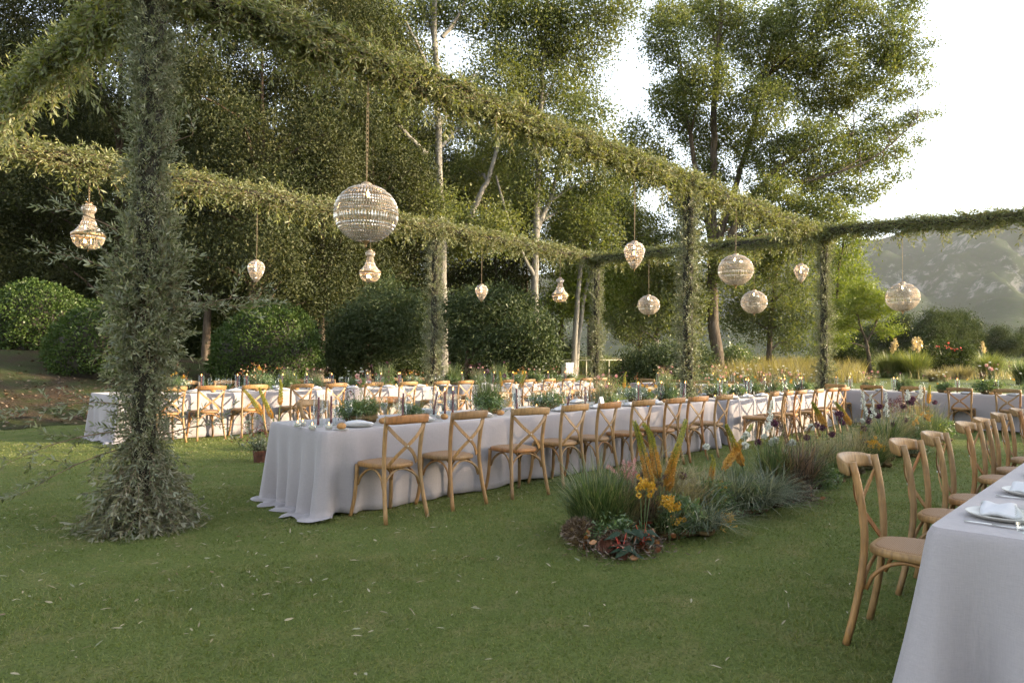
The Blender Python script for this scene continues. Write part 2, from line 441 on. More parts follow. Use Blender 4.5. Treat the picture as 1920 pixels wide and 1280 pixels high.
M['oak'] = leafmat('holm_oak_leaf', [(0, (.018, .025, .007)), (.55, (.030, .038, .011)), (.9, (.048, .053, .016)), (1, (.080, .075, .024))], .25, gloss=.015, rough=.6, patch=[(.5, .48, .7, .6, (.065, .062, .018)), (.8, .5, .7, .6, (.014, .020, .006))])
M['poplar'] = leafmat('poplar_leaf', [(0, (.046, .062, .018)), (.5, (.078, .100, .029)), (.85, (.120, .140, .040)), (1, (.18, .17, .05))], .42, gloss=.02, rough=.6, patch=[(.45, .45, .65, .5, (.145, .150, .038)), (.7, .5, .7, .55, (.038, .055, .018))])
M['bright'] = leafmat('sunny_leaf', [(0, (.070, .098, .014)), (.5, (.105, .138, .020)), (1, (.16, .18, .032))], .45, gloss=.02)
M['laurel'] = leafmat('laurel_leaf', [(0, (.028, .042, .015)), (.6, (.046, .064, .023)), (1, (.075, .092, .034))], .2, gloss=.018, rough=.5)
M['box'] = leafmat('clipped_leaf', [(0, (.028, .052, .012)), (.55, (.045, .074, .018)), (1, (.070, .098, .026))], .2, gloss=.015)
M['orchard'] = leafmat('orchard_leaf', [(0, (.022, .034, .012)), (.6, (.036, .050, .017)), (1, (.056, .066, .023))], .25, gloss=.01)
M['gr_green'] = leafmat('grass_green', [(0, (.030, .055, .016)), (.6, (.080, .115, .038)), (.9, (.15, .175, .07)), (1, (.30, .27, .14))], .35)
M['gr_blue'] = leafmat('grass_silver', [(0, (.040, .058, .032)), (.5, (.115, .14, .09)), (.85, (.22, .23, .16)), (1, (.36, .34, .24))], .3)
M['gr_straw'] = leafmat('grass_straw', [(0, (.15, .125, .07)), (.6, (.24, .20, .12)), (1, (.34, .29, .19))], .4)
M['gr_dark'] = leafmat('grass_bronze', [(0, (.030, .022, .015)), (.6, (.095, .055, .038)), (1, (.28, .17, .12))], .3)
M['gr_gold'] = leafmat('grass_gold', [(0, (.13, .115, .04)), (.6, (.21, .175, .065)), (1, (.30, .245, .11))], .45)
M['gr_tall'] = leafmat('grass_tall', [(0, (.075, .105, .026)), (.6, (.13, .155, .042)), (1, (.24, .225, .075))], .45)
M['plume'] = leafmat('pampas_plume', [(0, (.32, .24, .16)), (1, (.46, .36, .27))], .5)
M['fern'] = leafmat('soft_fern', [(0, (.050, .095, .032)), (.6, (.085, .14, .050)), (1, (.15, .20, .08))], .4)
M['stem'] = plain('green_stem', (.085, .125, .045), .7)
M['p_orange'] = leafmat('orange_petal', [(0, (.36, .17, .022)), (.5, (.52, .28, .05)), (1, (.62, .42, .11))], .35, (1.2, 1.1, .8))
M['p_yellow'] = leafmat('yellow_petal', [(0, (.48, .24, .01)), (.6, (.55, .32, .015)), (1, (.58, .40, .05))], .35, (1.2, 1.1, .8))
M['p_lime'] = leafmat('lime_bud', [(0, (.13, .15, .02)), (.6, (.25, .25, .04)), (1, (.42, .36, .07))], .35)
M['p_white'] = leafmat('white_petal', [(0, (.48, .49, .42)), (.5, (.62, .63, .57)), (1, (.70, .70, .66))], .35, (1.05, 1.05, 1))
M['p_purple'] = leafmat('purple_petal', [(0, (.040, .009, .020)), (.6, (.090, .022, .048)), (1, (.20, .07, .11))], .2, (1.2, 1, 1.2))
M['p_pink'] = leafmat('pink_petal', [(0, (.50, .22, .20)), (1, (.66, .40, .36))], .35, (1.1, 1, 1))
M['p_rust'] = leafmat('rust_petal', [(0, (.12, .036, .010)), (.6, (.22, .075, .018)), (1, (.34, .15, .04))], .3, (1.2, 1, .8))
M['p_wine'] = leafmat('wine_seed', [(0, (.055, .012, .012)), (1, (.15, .035, .030))], .2, (1.2, 1, 1))
M['p_red'] = leafmat('red_petal', [(0, (.60, .05, .03)), (1, (.70, .12, .08))], .35, (1.2, 1, 1))
def m_begonia():
    t = NT('spotted_begonia_leaf')
    geo = t.n('ShaderNodeNewGeometry'); tc = t.n('ShaderNodeTexCoord')
    v = t.n('ShaderNodeTexVoronoi', Vector=tc.outputs['Object'], Scale=85)
    c = t.ramp(v.outputs['Distance'], [(.07, (.22, .24, .20)), (.12, (.018, .032, .018))]).outputs[0]
    c = t.mix(geo.outputs['Backfacing'], c, (.28, .05, .025))
    p = t.n('ShaderNodeBsdfPrincipled', Roughness=.6); t.set(p.inputs['Base Color'], c); p.inputs['Specular IOR Level'].default_value = .15
    return t.done(p.outputs[0])
M['begonia'] = m_begonia()
M['bark_pale'] = m_bark('pale_poplar_bark', [(.3, (.085, .075, .06)), (.5, (.17, .155, .13)), (.7, (.25, .235, .205))])
M['bark_dark'] = m_bark('dark_bark', [(.3, (.030, .020, .013)), (.5, (.075, .052, .035)), (.75, (.15, .11, .08))])
M['bark_mid'] = m_bark('brown_bark', [(.3, (.038, .028, .020)), (.5, (.080, .062, .045)), (.75, (.14, .115, .09))])
# ================================================================== THE SETTING
def ground():
    na = 180
    radii = np.concatenate([np.linspace(0.0, 30, 70), np.geomspace(31, 2600, 60)])
    th = np.arange(na)*2*pi/na
    X = radii[:, None]*np.cos(th); Y = radii[:, None]*np.sin(th)
    Z = hgt(X, Y)-.14*sstep(15.7, 17.0, Y)*(1-sstep(9, 20, X))
    V = np.stack([X, Y, Z], -1).reshape(-1, 3)
    i = np.arange(len(radii)-1)[:, None]*na; j = np.arange(na)[None]; j2 = (j+1) % na
    F = np.stack([i+j, i+na+j, i+na+j2, i+j2], -1).reshape(-1, 4)
    c = V[F].mean(1); d = c[:, 0]*math.cos(YAW)+c[:, 1]*math.sin(YAW)
    far = (np.hypot(c[:, 0], c[:, 1]) > 62)
    struct('lawn', G().add(V, F[~far]).mesh('lawn', M['lawn']))
    struct('dry_field', G().add(V, F[far]).mesh('dry_field', M['field']))
ground()

def mulch_edge(x): return 15.5+.25*np.sin(x*1.3)+.18*np.sin(x*3.1+1)+.1*np.sin(x*7.7)+1.6*sstep(13, 22, x)
def bank():
    xs = np.linspace(-22, 24, 140); vs_ = np.linspace(0, 1, 40)**1.3
    X = np.broadcast_to(xs[:, None], (140, 40)); e = mulch_edge(xs)
    Y = e[:, None]+vs_[None]*(34-e[:, None])
    Z = hgt(X, Y)+.012+.03*vs_[None]**.3
    V = np.stack([X, Y, Z], -1)
    i = np.arange(139)[:, None]*40; j = np.arange(39)[None]
    struct('earth_bank', G().add(V, np.stack([i+j, i+40+j, i+41+j, i+j+1], -1).reshape(-1, 4)).mesh('earth_bank', M['mulch']))
    rg = np.random.default_rng(5)
    n = 9000
    x = rg.uniform(-6, 18, n); y = mulch_edge(x)+rg.gamma(1.6, 1.6, n)
    P = np.stack([x, y, hgt(x, y)+.03+rg.uniform(0, .03, n)], 1)
    D = rg.normal(size=(n, 3))*[1, 1, .25]
    N = rg.normal(size=(n, 3))*.4+[0, 0, 1]
    o = obj('leaf_litter', G().leaves(P, D, rg.uniform(.05, .12, n), rg.uniform(.025, .06, n), rg, N=N).mesh('leaf_litter', M['mulchleaf'], False))
    tag(o, 'brown fallen leaves lying on the bare earth bank under the trees', 'leaf litter', kind='stuff')
bank()

def lawn_grass():
    rg = np.random.default_rng(11)
    Ps = []
    for r0, r1, dens in ((2.2, 5.0, 6600), (5.0, 8.0, 3000), (8.0, 13.0, 900), (13.0, 22.0, 130)):
        a0, a1 = YAW-.80, YAW+.78
        area = (r1*r1-r0*r0)/2*(a1-a0); n = int(area*dens)
        r = np.sqrt(rg.uniform(r0*r0, r1*r1, n)); a = rg.uniform(a0, a1, n)
        Ps.append(np.stack([r*np.cos(a), r*np.sin(a), r], 1))
    P = np.concatenate(Ps)
    P = P[P[:, 1] < mulch_edge(P[:, 0])+.1]
    n = len(P); r = P[:, 2].copy(); P[:, 2] = hgt(P[:, 0], P[:, 1])-.002
    # tufty patches
    ph = np.sin(P[:, 0]*2.1+np.sin(P[:, 1]*1.7)*1.3)*np.sin(P[:, 1]*2.6+np.sin(P[:, 0]*1.1))
    L = rg.uniform(.013, .029, n)*(1+.25*ph)*(1+.03*r)
    D = rg.normal(size=(n, 3))*[1, 1, .25]; D[:, 2] = np.abs(D[:, 2])+.8
    D /= np.linalg.norm(D, axis=1)[:, None]; Sd = np.cross(D, rg.normal(size=(n, 3))); Sd *= (.0021*(1+.16*np.clip(r-3, 0, 12))/np.linalg.norm(Sd, axis=1))[:, None]
    o = obj('lawn_grass', G().add(np.stack([P-Sd, P+Sd, P+D*L[:, None]], 1), np.arange(3*n).reshape(n, 3)).mesh('lawn_grass', M['grassblade'], False))
    tag(o, 'short mown green grass blades covering the lawn', 'grass', kind='stuff')
    n = 1150
    rr = np.sqrt(rg.uniform(3.0**2, 11.0**2, n)); a = rg.uniform(YAW-.75, YAW+.72, n)
    P = np.stack([rr*np.cos(a), rr*np.sin(a), rg.uniform(.014, .03, n)], 1)
    k = rg.uniform(size=n) < .4
    P[k, 0] = 2.3+rg.normal(0, 1.5, k.sum()); P[k, 1] = 5.4+rg.normal(0, 1.3, k.sum())
    P = P[:, :]; D = rg.normal(size=(n, 3))*[1, 1, .18]; N = rg.normal(size=(n, 3))*.35+[0, 0, 1]
    o = obj('fallen_olive_leaves', G().leaves(P, D, rg.uniform(.025, .062, n), rg.uniform(.007, .013, n), rg, hexa=True, N=N, fold=.06).mesh('fallen_olive_leaves', M['litter'], False))
    tag(o, 'pale dry olive leaves scattered over the lawn', 'fallen leaves', kind='stuff')
lawn_grass()

def mountain():
    na, nr = 230, 70
    az = np.linspace(-1.15, 1.6, na)          # angle to the left of the view axis is positive
    px = 960-np.tan(np.clip(az, -1.2, 1.2))*FPX
    ridge_px = np.array([-4000, -800, 300, 900, 1300, 1560, 1640, 1700, 1760, 1815, 1850, 1875, 1895, 1910, 1945, 2010, 2150, 2400, 3200, 5000])
    ridge_y = np.array([640, 610, 560, 520, 490, 462, 446, 432, 424, 408, 394, 388, 389, 398, 420, 440, 470, 520, 580, 640])
    yy = np.interp(px, ridge_px, ridge_y)
    hor = 674.0+ROLL*(px-960)
    R1 = 1700.0
    H = (hor-yy)/FPX*R1*np.cos(np.clip(az, -1.1, 1.1))*1.03
    t = np.linspace(0, 1.35, nr)
    rr = 560+t*(R1-560)
    A, Rr = np.meshgrid(az, rr, indexing='ij'); Tt = np.broadcast_to(t, A.shape)
    prof = np.where(Tt < 1, sstep(-.15, 1.08, Tt)**1.25, 1-(Tt-1)*1.6)
    prof = prof-prof[:, :1]
    X = Rr*np.cos(YAW+A); Y = Rr*np.sin(YAW+A)
    rg = np.random.default_rng(3); nz = np.zeros_like(X)
    for k in range(26):
        w = 2*pi/(700/(1.22**k)); a = rg.uniform(0, 2*pi); p = rg.uniform(0, 6)
        s = np.sin(w*(X*math.cos(a)+Y*math.sin(a))+p+.7*np.sin(w*.6*(X*math.sin(a)-Y*math.cos(a))))
        nz += (1-2*np.abs(s))*26/(1.19**k)
    Z = H[:, None]*prof+nz*np.clip(Tt*1.3, 0, 1)*np.clip(1.12-np.abs(Tt-.5)*2.1, .04, 1)*np.clip(H[:, None]/250, .15, 1)
    Z = np.maximum(Z, -3)+1.0
    V = np.stack([X, Y, Z], -1)
    i = np.arange(na-1)[:, None]*nr; j = np.arange(nr-1)[None]
    struct('mountain', G().add(V, np.stack([i+j, i+j+1, i+nr+j+1, i+nr+j], -1).reshape(-1, 4)).mesh('mountain', M['mountain']))
mountain()

# ------------------------------------------------------------------ trees and shrubs
def crown_leaves(g, lobes, rg, nleaf, L, W, csig, mi=0, shell=.35, droop=.2, per=26, hexa=False):
    lobes = [(np.asarray(c, float), np.asarray(r, float)) for c, r in lobes]
    w = np.array([r[0]*r[2] for c, r in lobes]); w = w/w.sum()
    cl = []
    for (c, r), ww in zip(lobes, w):
        k = max(3, int(round(nleaf*ww/per)))
        u = rg.normal(size=(k, 3)); u /= np.linalg.norm(u, axis=1)[:, None]
        q = rg.uniform(shell**3, 1, k)**(1/3)
        cl.append(c+u*q[:, None]*r*rg.uniform(.82, 1.12, (k, 1)))
    C = np.concatenate(cl); k = len(C)
    m = rg.poisson(per, k); sig = csig*rg.uniform(.6, 1.35, k)
    idx = np.repeat(np.arange(k), m); n = len(idx)
    P = C[idx]+rg.normal(size=(n, 3))*sig[idx][:, None]*[1, 1, .8]
    D = rg.normal(size=(n, 3)); D[:, 2] -= droop
    s = rg.uniform(.65, 1.25, n)
    g.leaves(P, D, L*s*1.05, W*s*1.05, rg, mi, hexa=hexa, tri=not hexa)
    return C
def limb(g, a, b, r0, r1, rg, n=7, sag=.0, k=6, mi=0, wig=.04):
    a, b = np.asarray(a, float), np.asarray(b, float); t = np.linspace(0, 1, n)[:, None]
    ln = np.linalg.norm(b-a)
    P = a+(b-a)*t; P[:, 2] += sag*ln*np.sin(t[:, 0]*pi)
    P[1:-1] += rg.normal(0, wig*ln/ n, (n-2, 3))*1.6
    g.tube(P, r0+(r1-r0)*t[:, 0]**.8, k, mi, cap=False)
    return P
def tree(name, label, cat, base, stems, lobes, leafm, barkm, nleaf, L, W, csig, seed, group=None, limb_r=.07, twigs=3, shell=.35, per=26):
    rg = np.random.default_rng(seed)
    base = np.asarray(base, float)
    root = tag(empty(name, base), label, cat, group)
    g = G(); pts = []
    for P, r0, r1 in stems:
        P = np.asarray(P, float)-base
        k = len(P); tt = np.linspace(0, 1, max(10, k*4)); Q = np.stack([np.interp(tt, np.linspace(0, 1, k), P[:, i]) for i in range(3)], 1)
        # smooth
        for _ in range(3): Q[1:-1] = (Q[:-2]+2*Q[1:-1]+Q[2:])/4
        Q[1:-1] += rg.normal(0, r0*.12, (len(Q)-2, 3))
        R = r0+(r1-r0)*tt**.85; R[0] *= 1.35; R[1] *= 1.1
        g.tube(Q, R, 10, cap=False)
        pts += [(q, r) for q, r in zip(Q, R)]
    PT = np.array([p for p, r in pts]); PR = np.array([r for p, r in pts])
    ll = [(np.asarray(c, float)-base, r) for c, r in lobes]
    for c, r in ll:
        d = np.linalg.norm((PT-c)*[1, 1, 1.0], axis=1)+np.where(PT[:, 2] > c[2]-.1*np.linalg.norm(c-PT[0]), 4, 0)
        i = int(np.argmin(d)); r0 = min(PR[i]*.7, limb_r*(1+.06*d[i]))
        limb(g, PT[i], c, r0, r0*.3, rg, 8, .06, 6)
        for _ in range(twigs):
            u = rg.normal(size=3); u /= np.linalg.norm(u); u[2] = abs(u[2])*.8
            limb(g, c-(c-PT[i])*rg.uniform(0, .4), c+u*np.asarray(r)*.85, r0*.32, r0*.08, rg, 5, .03, 4)
    obj('trunk', g.mesh('trunk', barkm), root)
    gl = G(); crown_leaves(gl, ll, rg, nleaf, L, W, csig, shell=shell, per=per)
    obj('crown', gl.mesh('crown', leafm, False), root)
    return root
def lob(spec, d, rg, dz=1.5):
    out = []
    for px, py, rx, ry in spec:
        dd = d+rg.normal(0, dz); s = dd/FPX
        out.append((at(px, py, dd), (rx*s, rx*s*.9, ry*s)))
    return out
def gp(px, py, d):
    p = at(px, py, d); p[2] = gz(p[0], p[1]); return p
def stem_px(pts, d):
    b = gp(pts[0][0], pts[0][1], d); return [b]+[at(x, y, d) for x, y in pts[1:]]

# --- trees that share one mesh (holm oaks, far wood, orchard, shade trees beyond the frame)
def generic(seed, leafm, n, L, W, wide=3.4, tall=5.2, trunk=2.2, barkm=None, nl=17, csig=.42, per=26, rt=.26):
    rg = np.random.default_rng(seed); lobes = []
    for k in range(nl):
        a = rg.uniform(0, 2*pi); q = rg.uniform(.2, .8); z = rg.uniform(0, 1) if nl < 30 else (k+rg.uniform(0, 1))/nl
        rr = wide*q*math.sqrt(max(.1, 1-(2*z-.9)**2*.6))
        lobes.append((np.array([rr*math.cos(a), rr*math.sin(a), trunk+tall*z]), np.array([1, 1, .8])*rg.uniform(.8, 1.4)*wide/3.4))
    g = G(); g.tube([[0, 0, -.3], [.05, .02, trunk*.6], [.1, -.05, trunk+.5], [-.1, .1, trunk+tall*.3], [0, 0, trunk+tall*.7]], [rt, rt*.8, rt*.65, rt*.45, .04], 9, cap=False)
    for c, r in lobes[:26]: limb(g, [0, 0, max(trunk*.7, c[2]-rg.uniform(.8, 2.2))], c, .07, .02, rg, 6, .05, 5)
    gl = G(); crown_leaves(gl, lobes, rg, n, L, W, csig, per=per)
    return g.mesh('trunk', barkm or M['bark_mid']), gl.mesh('crown', leafm, False)
def place(meshes, name, label, x, y, s, rz, group, z=None, sz=None):
    r = tag(empty(name, (x, y, gz(x, y) if z is None else z), rz), label, 'tree', group)
    r.scale = (s, s, sz or s)
    obj('trunk', meshes[0], r); obj('crown', meshes[1], r)
    return r
oak_a = generic(61, M['oak'], 92000, .082, .052, 3.2, 11.5, 2.0, M['bark_dark'], 46, .26, 48, .19)
oak_b = generic(64, M['oak'], 95000, .082, .052, 2.8, 12.5, 2.6, M['bark_mid'], 44, .27, 48, .17)
wood_b = generic(62, M['poplar'], 44000, .115, .08, 3.0, 7.5, 2.6)
orch = generic(63, M['orchard'], 42000, .15, .105, 3.6, 3.8, 1.5, M['bark_dark'])
# --- holm oaks on the bank (behind the bushes)
oak_names = ['dense dark holm oak with ragged crown at the edge above the mulch bank', 'olive green holm oak behind the bell chandelier and the first round bush',
             'tall holm oak whose crown shows behind the leafy near post', 'holm oak with mottled grey trunk between near post and round bush',
             'holm oak with twin trunk rising behind the clipped round bush', 'golden-edged holm oak behind the largest globe lamp',
             'holm oak beside the pale poplar trunk, behind the big globe lamp']
oak_px = [(-50, 26, 0), (85, 28, 1), (215, 26, 0), (385, 26.5, 1), (480, 25, 0), (600, 27, 1), (690, 30, 0)]
rg = np.random.default_rng(100)
for k, (px, d, q) in enumerate(oak_px):
    p = gp(px, 640, d)
    place((oak_a, oak_b)[q], 'holm_oak', oak_names[k], p[0], p[1], rg.uniform(.95, 1.12), rg.uniform(0, 6), 'holm oaks behind the far table', sz=rg.uniform(1.0, 1.2))
# --- pale-stemmed poplars in the middle
rg = np.random.default_rng(31)
spec = [(700, 55, 75, 60), (760, 120, 65, 50), (640, 20, 70, 50), (720, 205, 60, 50), (890, 20, 80, 45), (800, 20, 50, 40), (690, 300, 55, 50), (770, 300, 45, 35), (880, 230, 55, 40), (800, 390, 70, 45), (740, 420, 70, 50), (850, 440, 60, 50)]
tree('poplar', 'tall poplar with straight pale trunk above the garland beam', 'tree', gp(832, 640, 31),
     [(stem_px([(832, 640), (830, 480), (822, 300), (818, 120), (812, -80)], 31), .21, .10), ([at(820, 240, 31), at(850, 205, 31.3), at(890, 140, 31.5)], .09, .04),
      ([at(822, 180, 31), at(795, 110, 30.5), at(760, 40, 30)], .11, .05), ([at(829, 70, 31), at(860, 30, 31), at(880, -20, 31)], .08, .04), ([at(800, 290, 30), at(760, 250, 29.5), at(735, 225, 29.5)], .1, .06)],
     lob(spec, 31, rg), M['poplar'], M['bark_pale'], 60000, .106, .084, .34, 32, 'pale-stemmed poplars', per=30)
rg = np.random.default_rng(33)
spec = [(985, 70, 95, 70), (940, 150, 85, 65), (1040, 150, 90, 70), (1090, 70, 75, 60), (1100, 220, 65, 50), (960, 250, 80, 55), (1050, 290, 75, 50), (1140, 330, 55, 45), (900, 330, 60, 45), (980, 360, 75, 45), (1000, 0, 90, 50), (1150, 10, 55, 50), (1080, 390, 60, 50), (930, 430, 65, 45)]
tree('poplar', 'broad poplar with upright grey trunk behind the far garland corner', 'tree', gp(1004, 650, 34),
     [(stem_px([(1004, 650), (1003, 500), (1006, 380), (1012, 250), (1020, 90), (1030, -60)], 34), .2, .08), ([at(872, 425, 33), at(893, 380, 33), at(916, 335, 33), at(940, 250, 33.5)], .17, .08),
      ([at(1003, 520, 34), at(960, 440, 33), at(930, 330, 33)], .1, .05), ([at(1006, 430, 34), at(1040, 360, 34.5), at(1060, 240, 34.5)], .14, .06)],
     lob(spec, 34, rg), M['poplar'], M['bark_pale'], 88000, .106, .086, .36, 34, 'pale-stemmed poplars', per=30)
rg = np.random.default_rng(35)
spec = [(1110, 440, 60, 45), (1150, 400, 50, 40), (1190, 330, 40, 40), (1210, 440, 60, 45), (1060, 450, 45, 40), (1190, 260, 40, 40)]
tree('poplar', 'slim poplar with leaning bare stems between far corner post and drop lamp', 'tree', gp(1075, 655, 38),
     [(stem_px([(1075, 655), (1085, 520), (1100, 430), (1110, 350), (1122, 290)], 38), .15, .06), (stem_px([(1078, 655), (1095, 540), (1135, 450), (1160, 380), (1185, 260)], 38.5), .13, .05)],
     lob(spec, 38, rg), M['poplar'], M['bark_pale'], 20000, .12, .095, .36, 36, 'pale-stemmed poplars', per=26)

# --- the big multi-stemmed poplar against the sky
rg = np.random.default_rng(41)
spec = [(1250, 60, 50, 75), (1265, 200, 55, 60), (1235, 300, 45, 45), (1330, 40, 75, 60), (1320, 150, 65, 60), (1340, 260, 70, 55), (1420, 70, 75, 70), (1500, 40, 75, 55), (1590, 20, 70, 45), (1660, 70, 50, 45),
        (1690, 10, 35, 25), (1480, 140, 75, 60), (1570, 120, 70, 50), (1640, 140, 55, 35), (1690, 110, 40, 25), (1540, 200, 60, 40), (1600, 180, 40, 25), (1420, 200, 70, 55), (1450, 290, 75, 55), (1530, 270, 70, 40), (1610, 265, 50, 30), (1665, 245, 38, 20), (1715, 222, 30, 12),
        (1540, 335, 75, 38), (1620, 310, 55, 26), (1680, 290, 36, 16), (1440, 370, 65, 40), (1610, 365, 45, 22), (1390, 420, 60, 40), (1500, 395, 55, 30), (1290, 380, 45, 40), (1330, 340, 50, 40), (1300, 460, 45, 40), (1370, 500, 50, 40), (1440, 470, 50, 36), (1520, 440, 55, 36), (1560, 400, 50, 26), (1310, 560, 36, 40), (1738, 82, 16, 8), (1722, 130, 22, 10), (1735, 160, 14, 7), (1748, 214, 18, 6), (1700, 175, 20, 9), (1725, 262, 18, 8), (1715, 40, 18, 10), (1690, 330, 22, 9), (1660, 350, 18, 8), (1640, 215, 26, 12), (1665, 185, 30, 14)]
tree('poplar', 'huge multi-stemmed poplar with leafy branches reaching into the open sky', 'tree', gp(1346, 670, 39),
     [(stem_px([(1346, 670), (1338, 600), (1336, 520), (1336, 420), (1337, 320), (1338, 200), (1350, 40), (1360, -90)], 39), .34, .10), ([at(1337, 480, 39), at(1362, 400, 39.3), at(1385, 330, 39.5), at(1420, 220, 40), at(1450, 60, 40.5)], .24, .08),
      ([at(1338, 500, 39), at(1380, 420, 38.5), at(1420, 350, 38.3), at(1500, 280, 38), at(1600, 250, 38)], .2, .06), ([at(1336, 450, 39), at(1310, 350, 39), at(1290, 230, 39), at(1270, 80, 39)], .2, .07),
      ([at(1420, 350, 38.3), at(1520, 340, 38), at(1640, 300, 37.5), at(1720, 225, 37.5)], .1, .02), ([at(1450, 130, 40.5), at(1560, 90, 40), at(1660, 60, 40)], .1, .03)],
     lob(spec, 39, rg, 2.0), M['poplar'], M['bark_mid'], 215000, .112, .088, .27, 42, 'pale-stemmed poplars', limb_r=.06, per=46, shell=.1)
rg = np.random.default_rng(43)
spec = [(1405, 600, 55, 45), (1450, 560, 60, 50), (1420, 500, 55, 45), (1490, 600, 50, 45), (1500, 530, 50, 45), (1470, 640, 40, 25), (1380, 560, 40, 40), (1450, 450, 55, 40), (1520, 460, 45, 40)]
tree('weeping_tree', 'drooping olive green tree with leaves hanging low beside the dark trunk', 'tree', gp(1440, 675, 44),
     [(stem_px([(1440, 675), (1445, 600), (1455, 520), (1465, 440)], 44), .18, .07)], lob(spec, 44, rg), M['poplar'], M['bark_mid'], 32000, .125, .08, .36, 44, per=30)
rg = np.random.default_rng(45)
spec = [(1090, 530, 55, 40), (1060, 570, 40, 35), (1125, 570, 45, 35), (1100, 490, 45, 35), (1160, 520, 35, 30)]
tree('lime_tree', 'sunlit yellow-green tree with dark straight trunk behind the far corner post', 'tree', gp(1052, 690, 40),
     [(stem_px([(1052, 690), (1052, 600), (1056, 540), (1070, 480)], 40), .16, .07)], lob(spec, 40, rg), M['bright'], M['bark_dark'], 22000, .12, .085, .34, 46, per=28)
rg = np.random.default_rng(47)
spec = [(1235, 530, 60, 50), (1195, 570, 50, 45), (1250, 590, 50, 40), (1170, 610, 35, 28), (1215, 480, 45, 40), (1280, 540, 45, 50), (1290, 600, 40, 35)]
tree('shade_tree', 'dark leafy tree with slim pale stem behind the small globe lamp', 'tree', gp(1231, 680, 42),
     [(stem_px([(1231, 680), (1232, 600), (1235, 530), (1240, 470)], 42), .12, .06)], lob(spec, 42, rg), M['poplar'], M['bark_pale'], 24000, .12, .085, .36, 48, per=28)
rg = np.random.default_rng(49)
spec = [(1575, 470, 45, 40), (1600, 530, 45, 40), (1560, 540, 40, 40), (1560, 610, 40, 35), (1600, 440, 25, 25), (1545, 650, 35, 22), (1598, 405, 14, 16)]
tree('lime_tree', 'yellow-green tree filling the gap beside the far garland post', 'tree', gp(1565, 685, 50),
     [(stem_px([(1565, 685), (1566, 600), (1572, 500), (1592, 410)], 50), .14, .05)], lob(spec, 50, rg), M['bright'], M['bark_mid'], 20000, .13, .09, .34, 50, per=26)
# --- feathery young tree on the lawn edge
rg = np.random.default_rng(51)
spec = [(1590, 575, 42, 18), (1640, 560, 48, 16), (1612, 545, 30, 14), (1590, 610, 30, 12), (1668, 618, 30, 10), (1655, 585, 34, 12), (1572, 640, 24, 10), (1620, 590, 30, 12)]
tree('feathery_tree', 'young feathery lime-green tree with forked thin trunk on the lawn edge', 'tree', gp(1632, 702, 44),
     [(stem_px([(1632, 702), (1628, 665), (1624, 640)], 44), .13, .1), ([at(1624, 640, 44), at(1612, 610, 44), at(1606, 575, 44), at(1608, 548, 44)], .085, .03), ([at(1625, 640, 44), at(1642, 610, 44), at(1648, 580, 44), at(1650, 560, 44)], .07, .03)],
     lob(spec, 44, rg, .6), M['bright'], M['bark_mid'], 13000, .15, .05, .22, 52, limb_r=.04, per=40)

# --- the wood behind
rg = np.random.default_rng(71)
k = 0
for px, d, s in [(-120, 42, 1.6), (-10, 47, 1.7), (100, 41, 1.5), (190, 48, 1.8), (290, 42, 1.5), (400, 49, 1.7), (480, 43, 1.4), (570, 50, 1.7), (650, 44, 1.5), (740, 52, 1.7), (820, 45, 1.4), (905, 53, 1.6), (985, 47, 1.35), (-60, 36, 1.35), (150, 36, 1.35), (330, 37, 1.5), (440, 35, 1.3), (640, 38, 1.4), (770, 40, 1.5), (930, 41, 1.4), (1110, 58, 1.5), (1200, 60, 1.3)]:
    p = gp(px, 640, d)
    place((oak_a, oak_b, wood_b)[k % 3], 'woodland_tree', 'shadowed woodland tree, %s along the wood behind the holm oaks' % ORD[k], p[0], p[1], s*(.72 if k % 3 < 2 else 1), rg.uniform(0, 6), 'trees of the wood behind the garden'); k += 1
for k, (px, d, s) in enumerate([(1690, 84, .95), (1745, 80, 1.0), (1808, 86, 1.05), (1868, 98, .95), (1925, 104, 1.0), (1640, 92, .95)]):
    p = gp(px, 660, d)
    place(orch, 'orchard_tree', ['round dark orchard tree behind the hanging globe', 'orchard tree behind the pampas plumes', 'orchard tree behind the red-flowered shrub', 'smaller pale orchard tree out in the dry field', 'orchard tree at the edge of the frame', 'orchard tree behind the feathery lime-green tree'][k],
          p[0], p[1], s, rg.uniform(0, 6), 'orchard trees in the dry field', sz=s*(.98 if k < 3 else .85))
for k, (x, y, s, sz) in enumerate([(12.5, -21, 1.7, 1.25), (17.5, -19, 1.6, 1.15), (20.8, -20.5, 1.5, .95), (25.4, -19.4, 1.15, 1.27), (6, -20, 1.6, 1.2), (-2, -21, 1.6, 1.2), (31.5, -26, .8, .6)]):  # trees out of view, added and sized to put the near lawn in shade
    place(orch if k == 3 or k == 6 else wood_b, 'unseen_shade_tree', 'unseen leafy tree, %s in the row added to shade the lawn' % ORD[k], x, y, s, rg.uniform(0, 6), 'unseen trees that shade the lawn', sz=sz)

urg = np.random.default_rng(77)
for k, (px, d) in enumerate([(-90, 31), (20, 32), (120, 30), (210, 32), (300, 31), (400, 33), (470, 31), (560, 33), (640, 32), (740, 34), (830, 36), (930, 37), (1010, 39)]):
    p = gp(px, 650, d)
    r = place(orch, 'understory_shrub', 'dark undergrowth shrub, %s along the foot of the wood' % ORD[k], p[0], p[1], urg.uniform(.55, .7), urg.uniform(0, 6), 'undergrowth at the foot of the wood', z=gz(p[0], p[1])-.75); r['category'] = 'shrub'
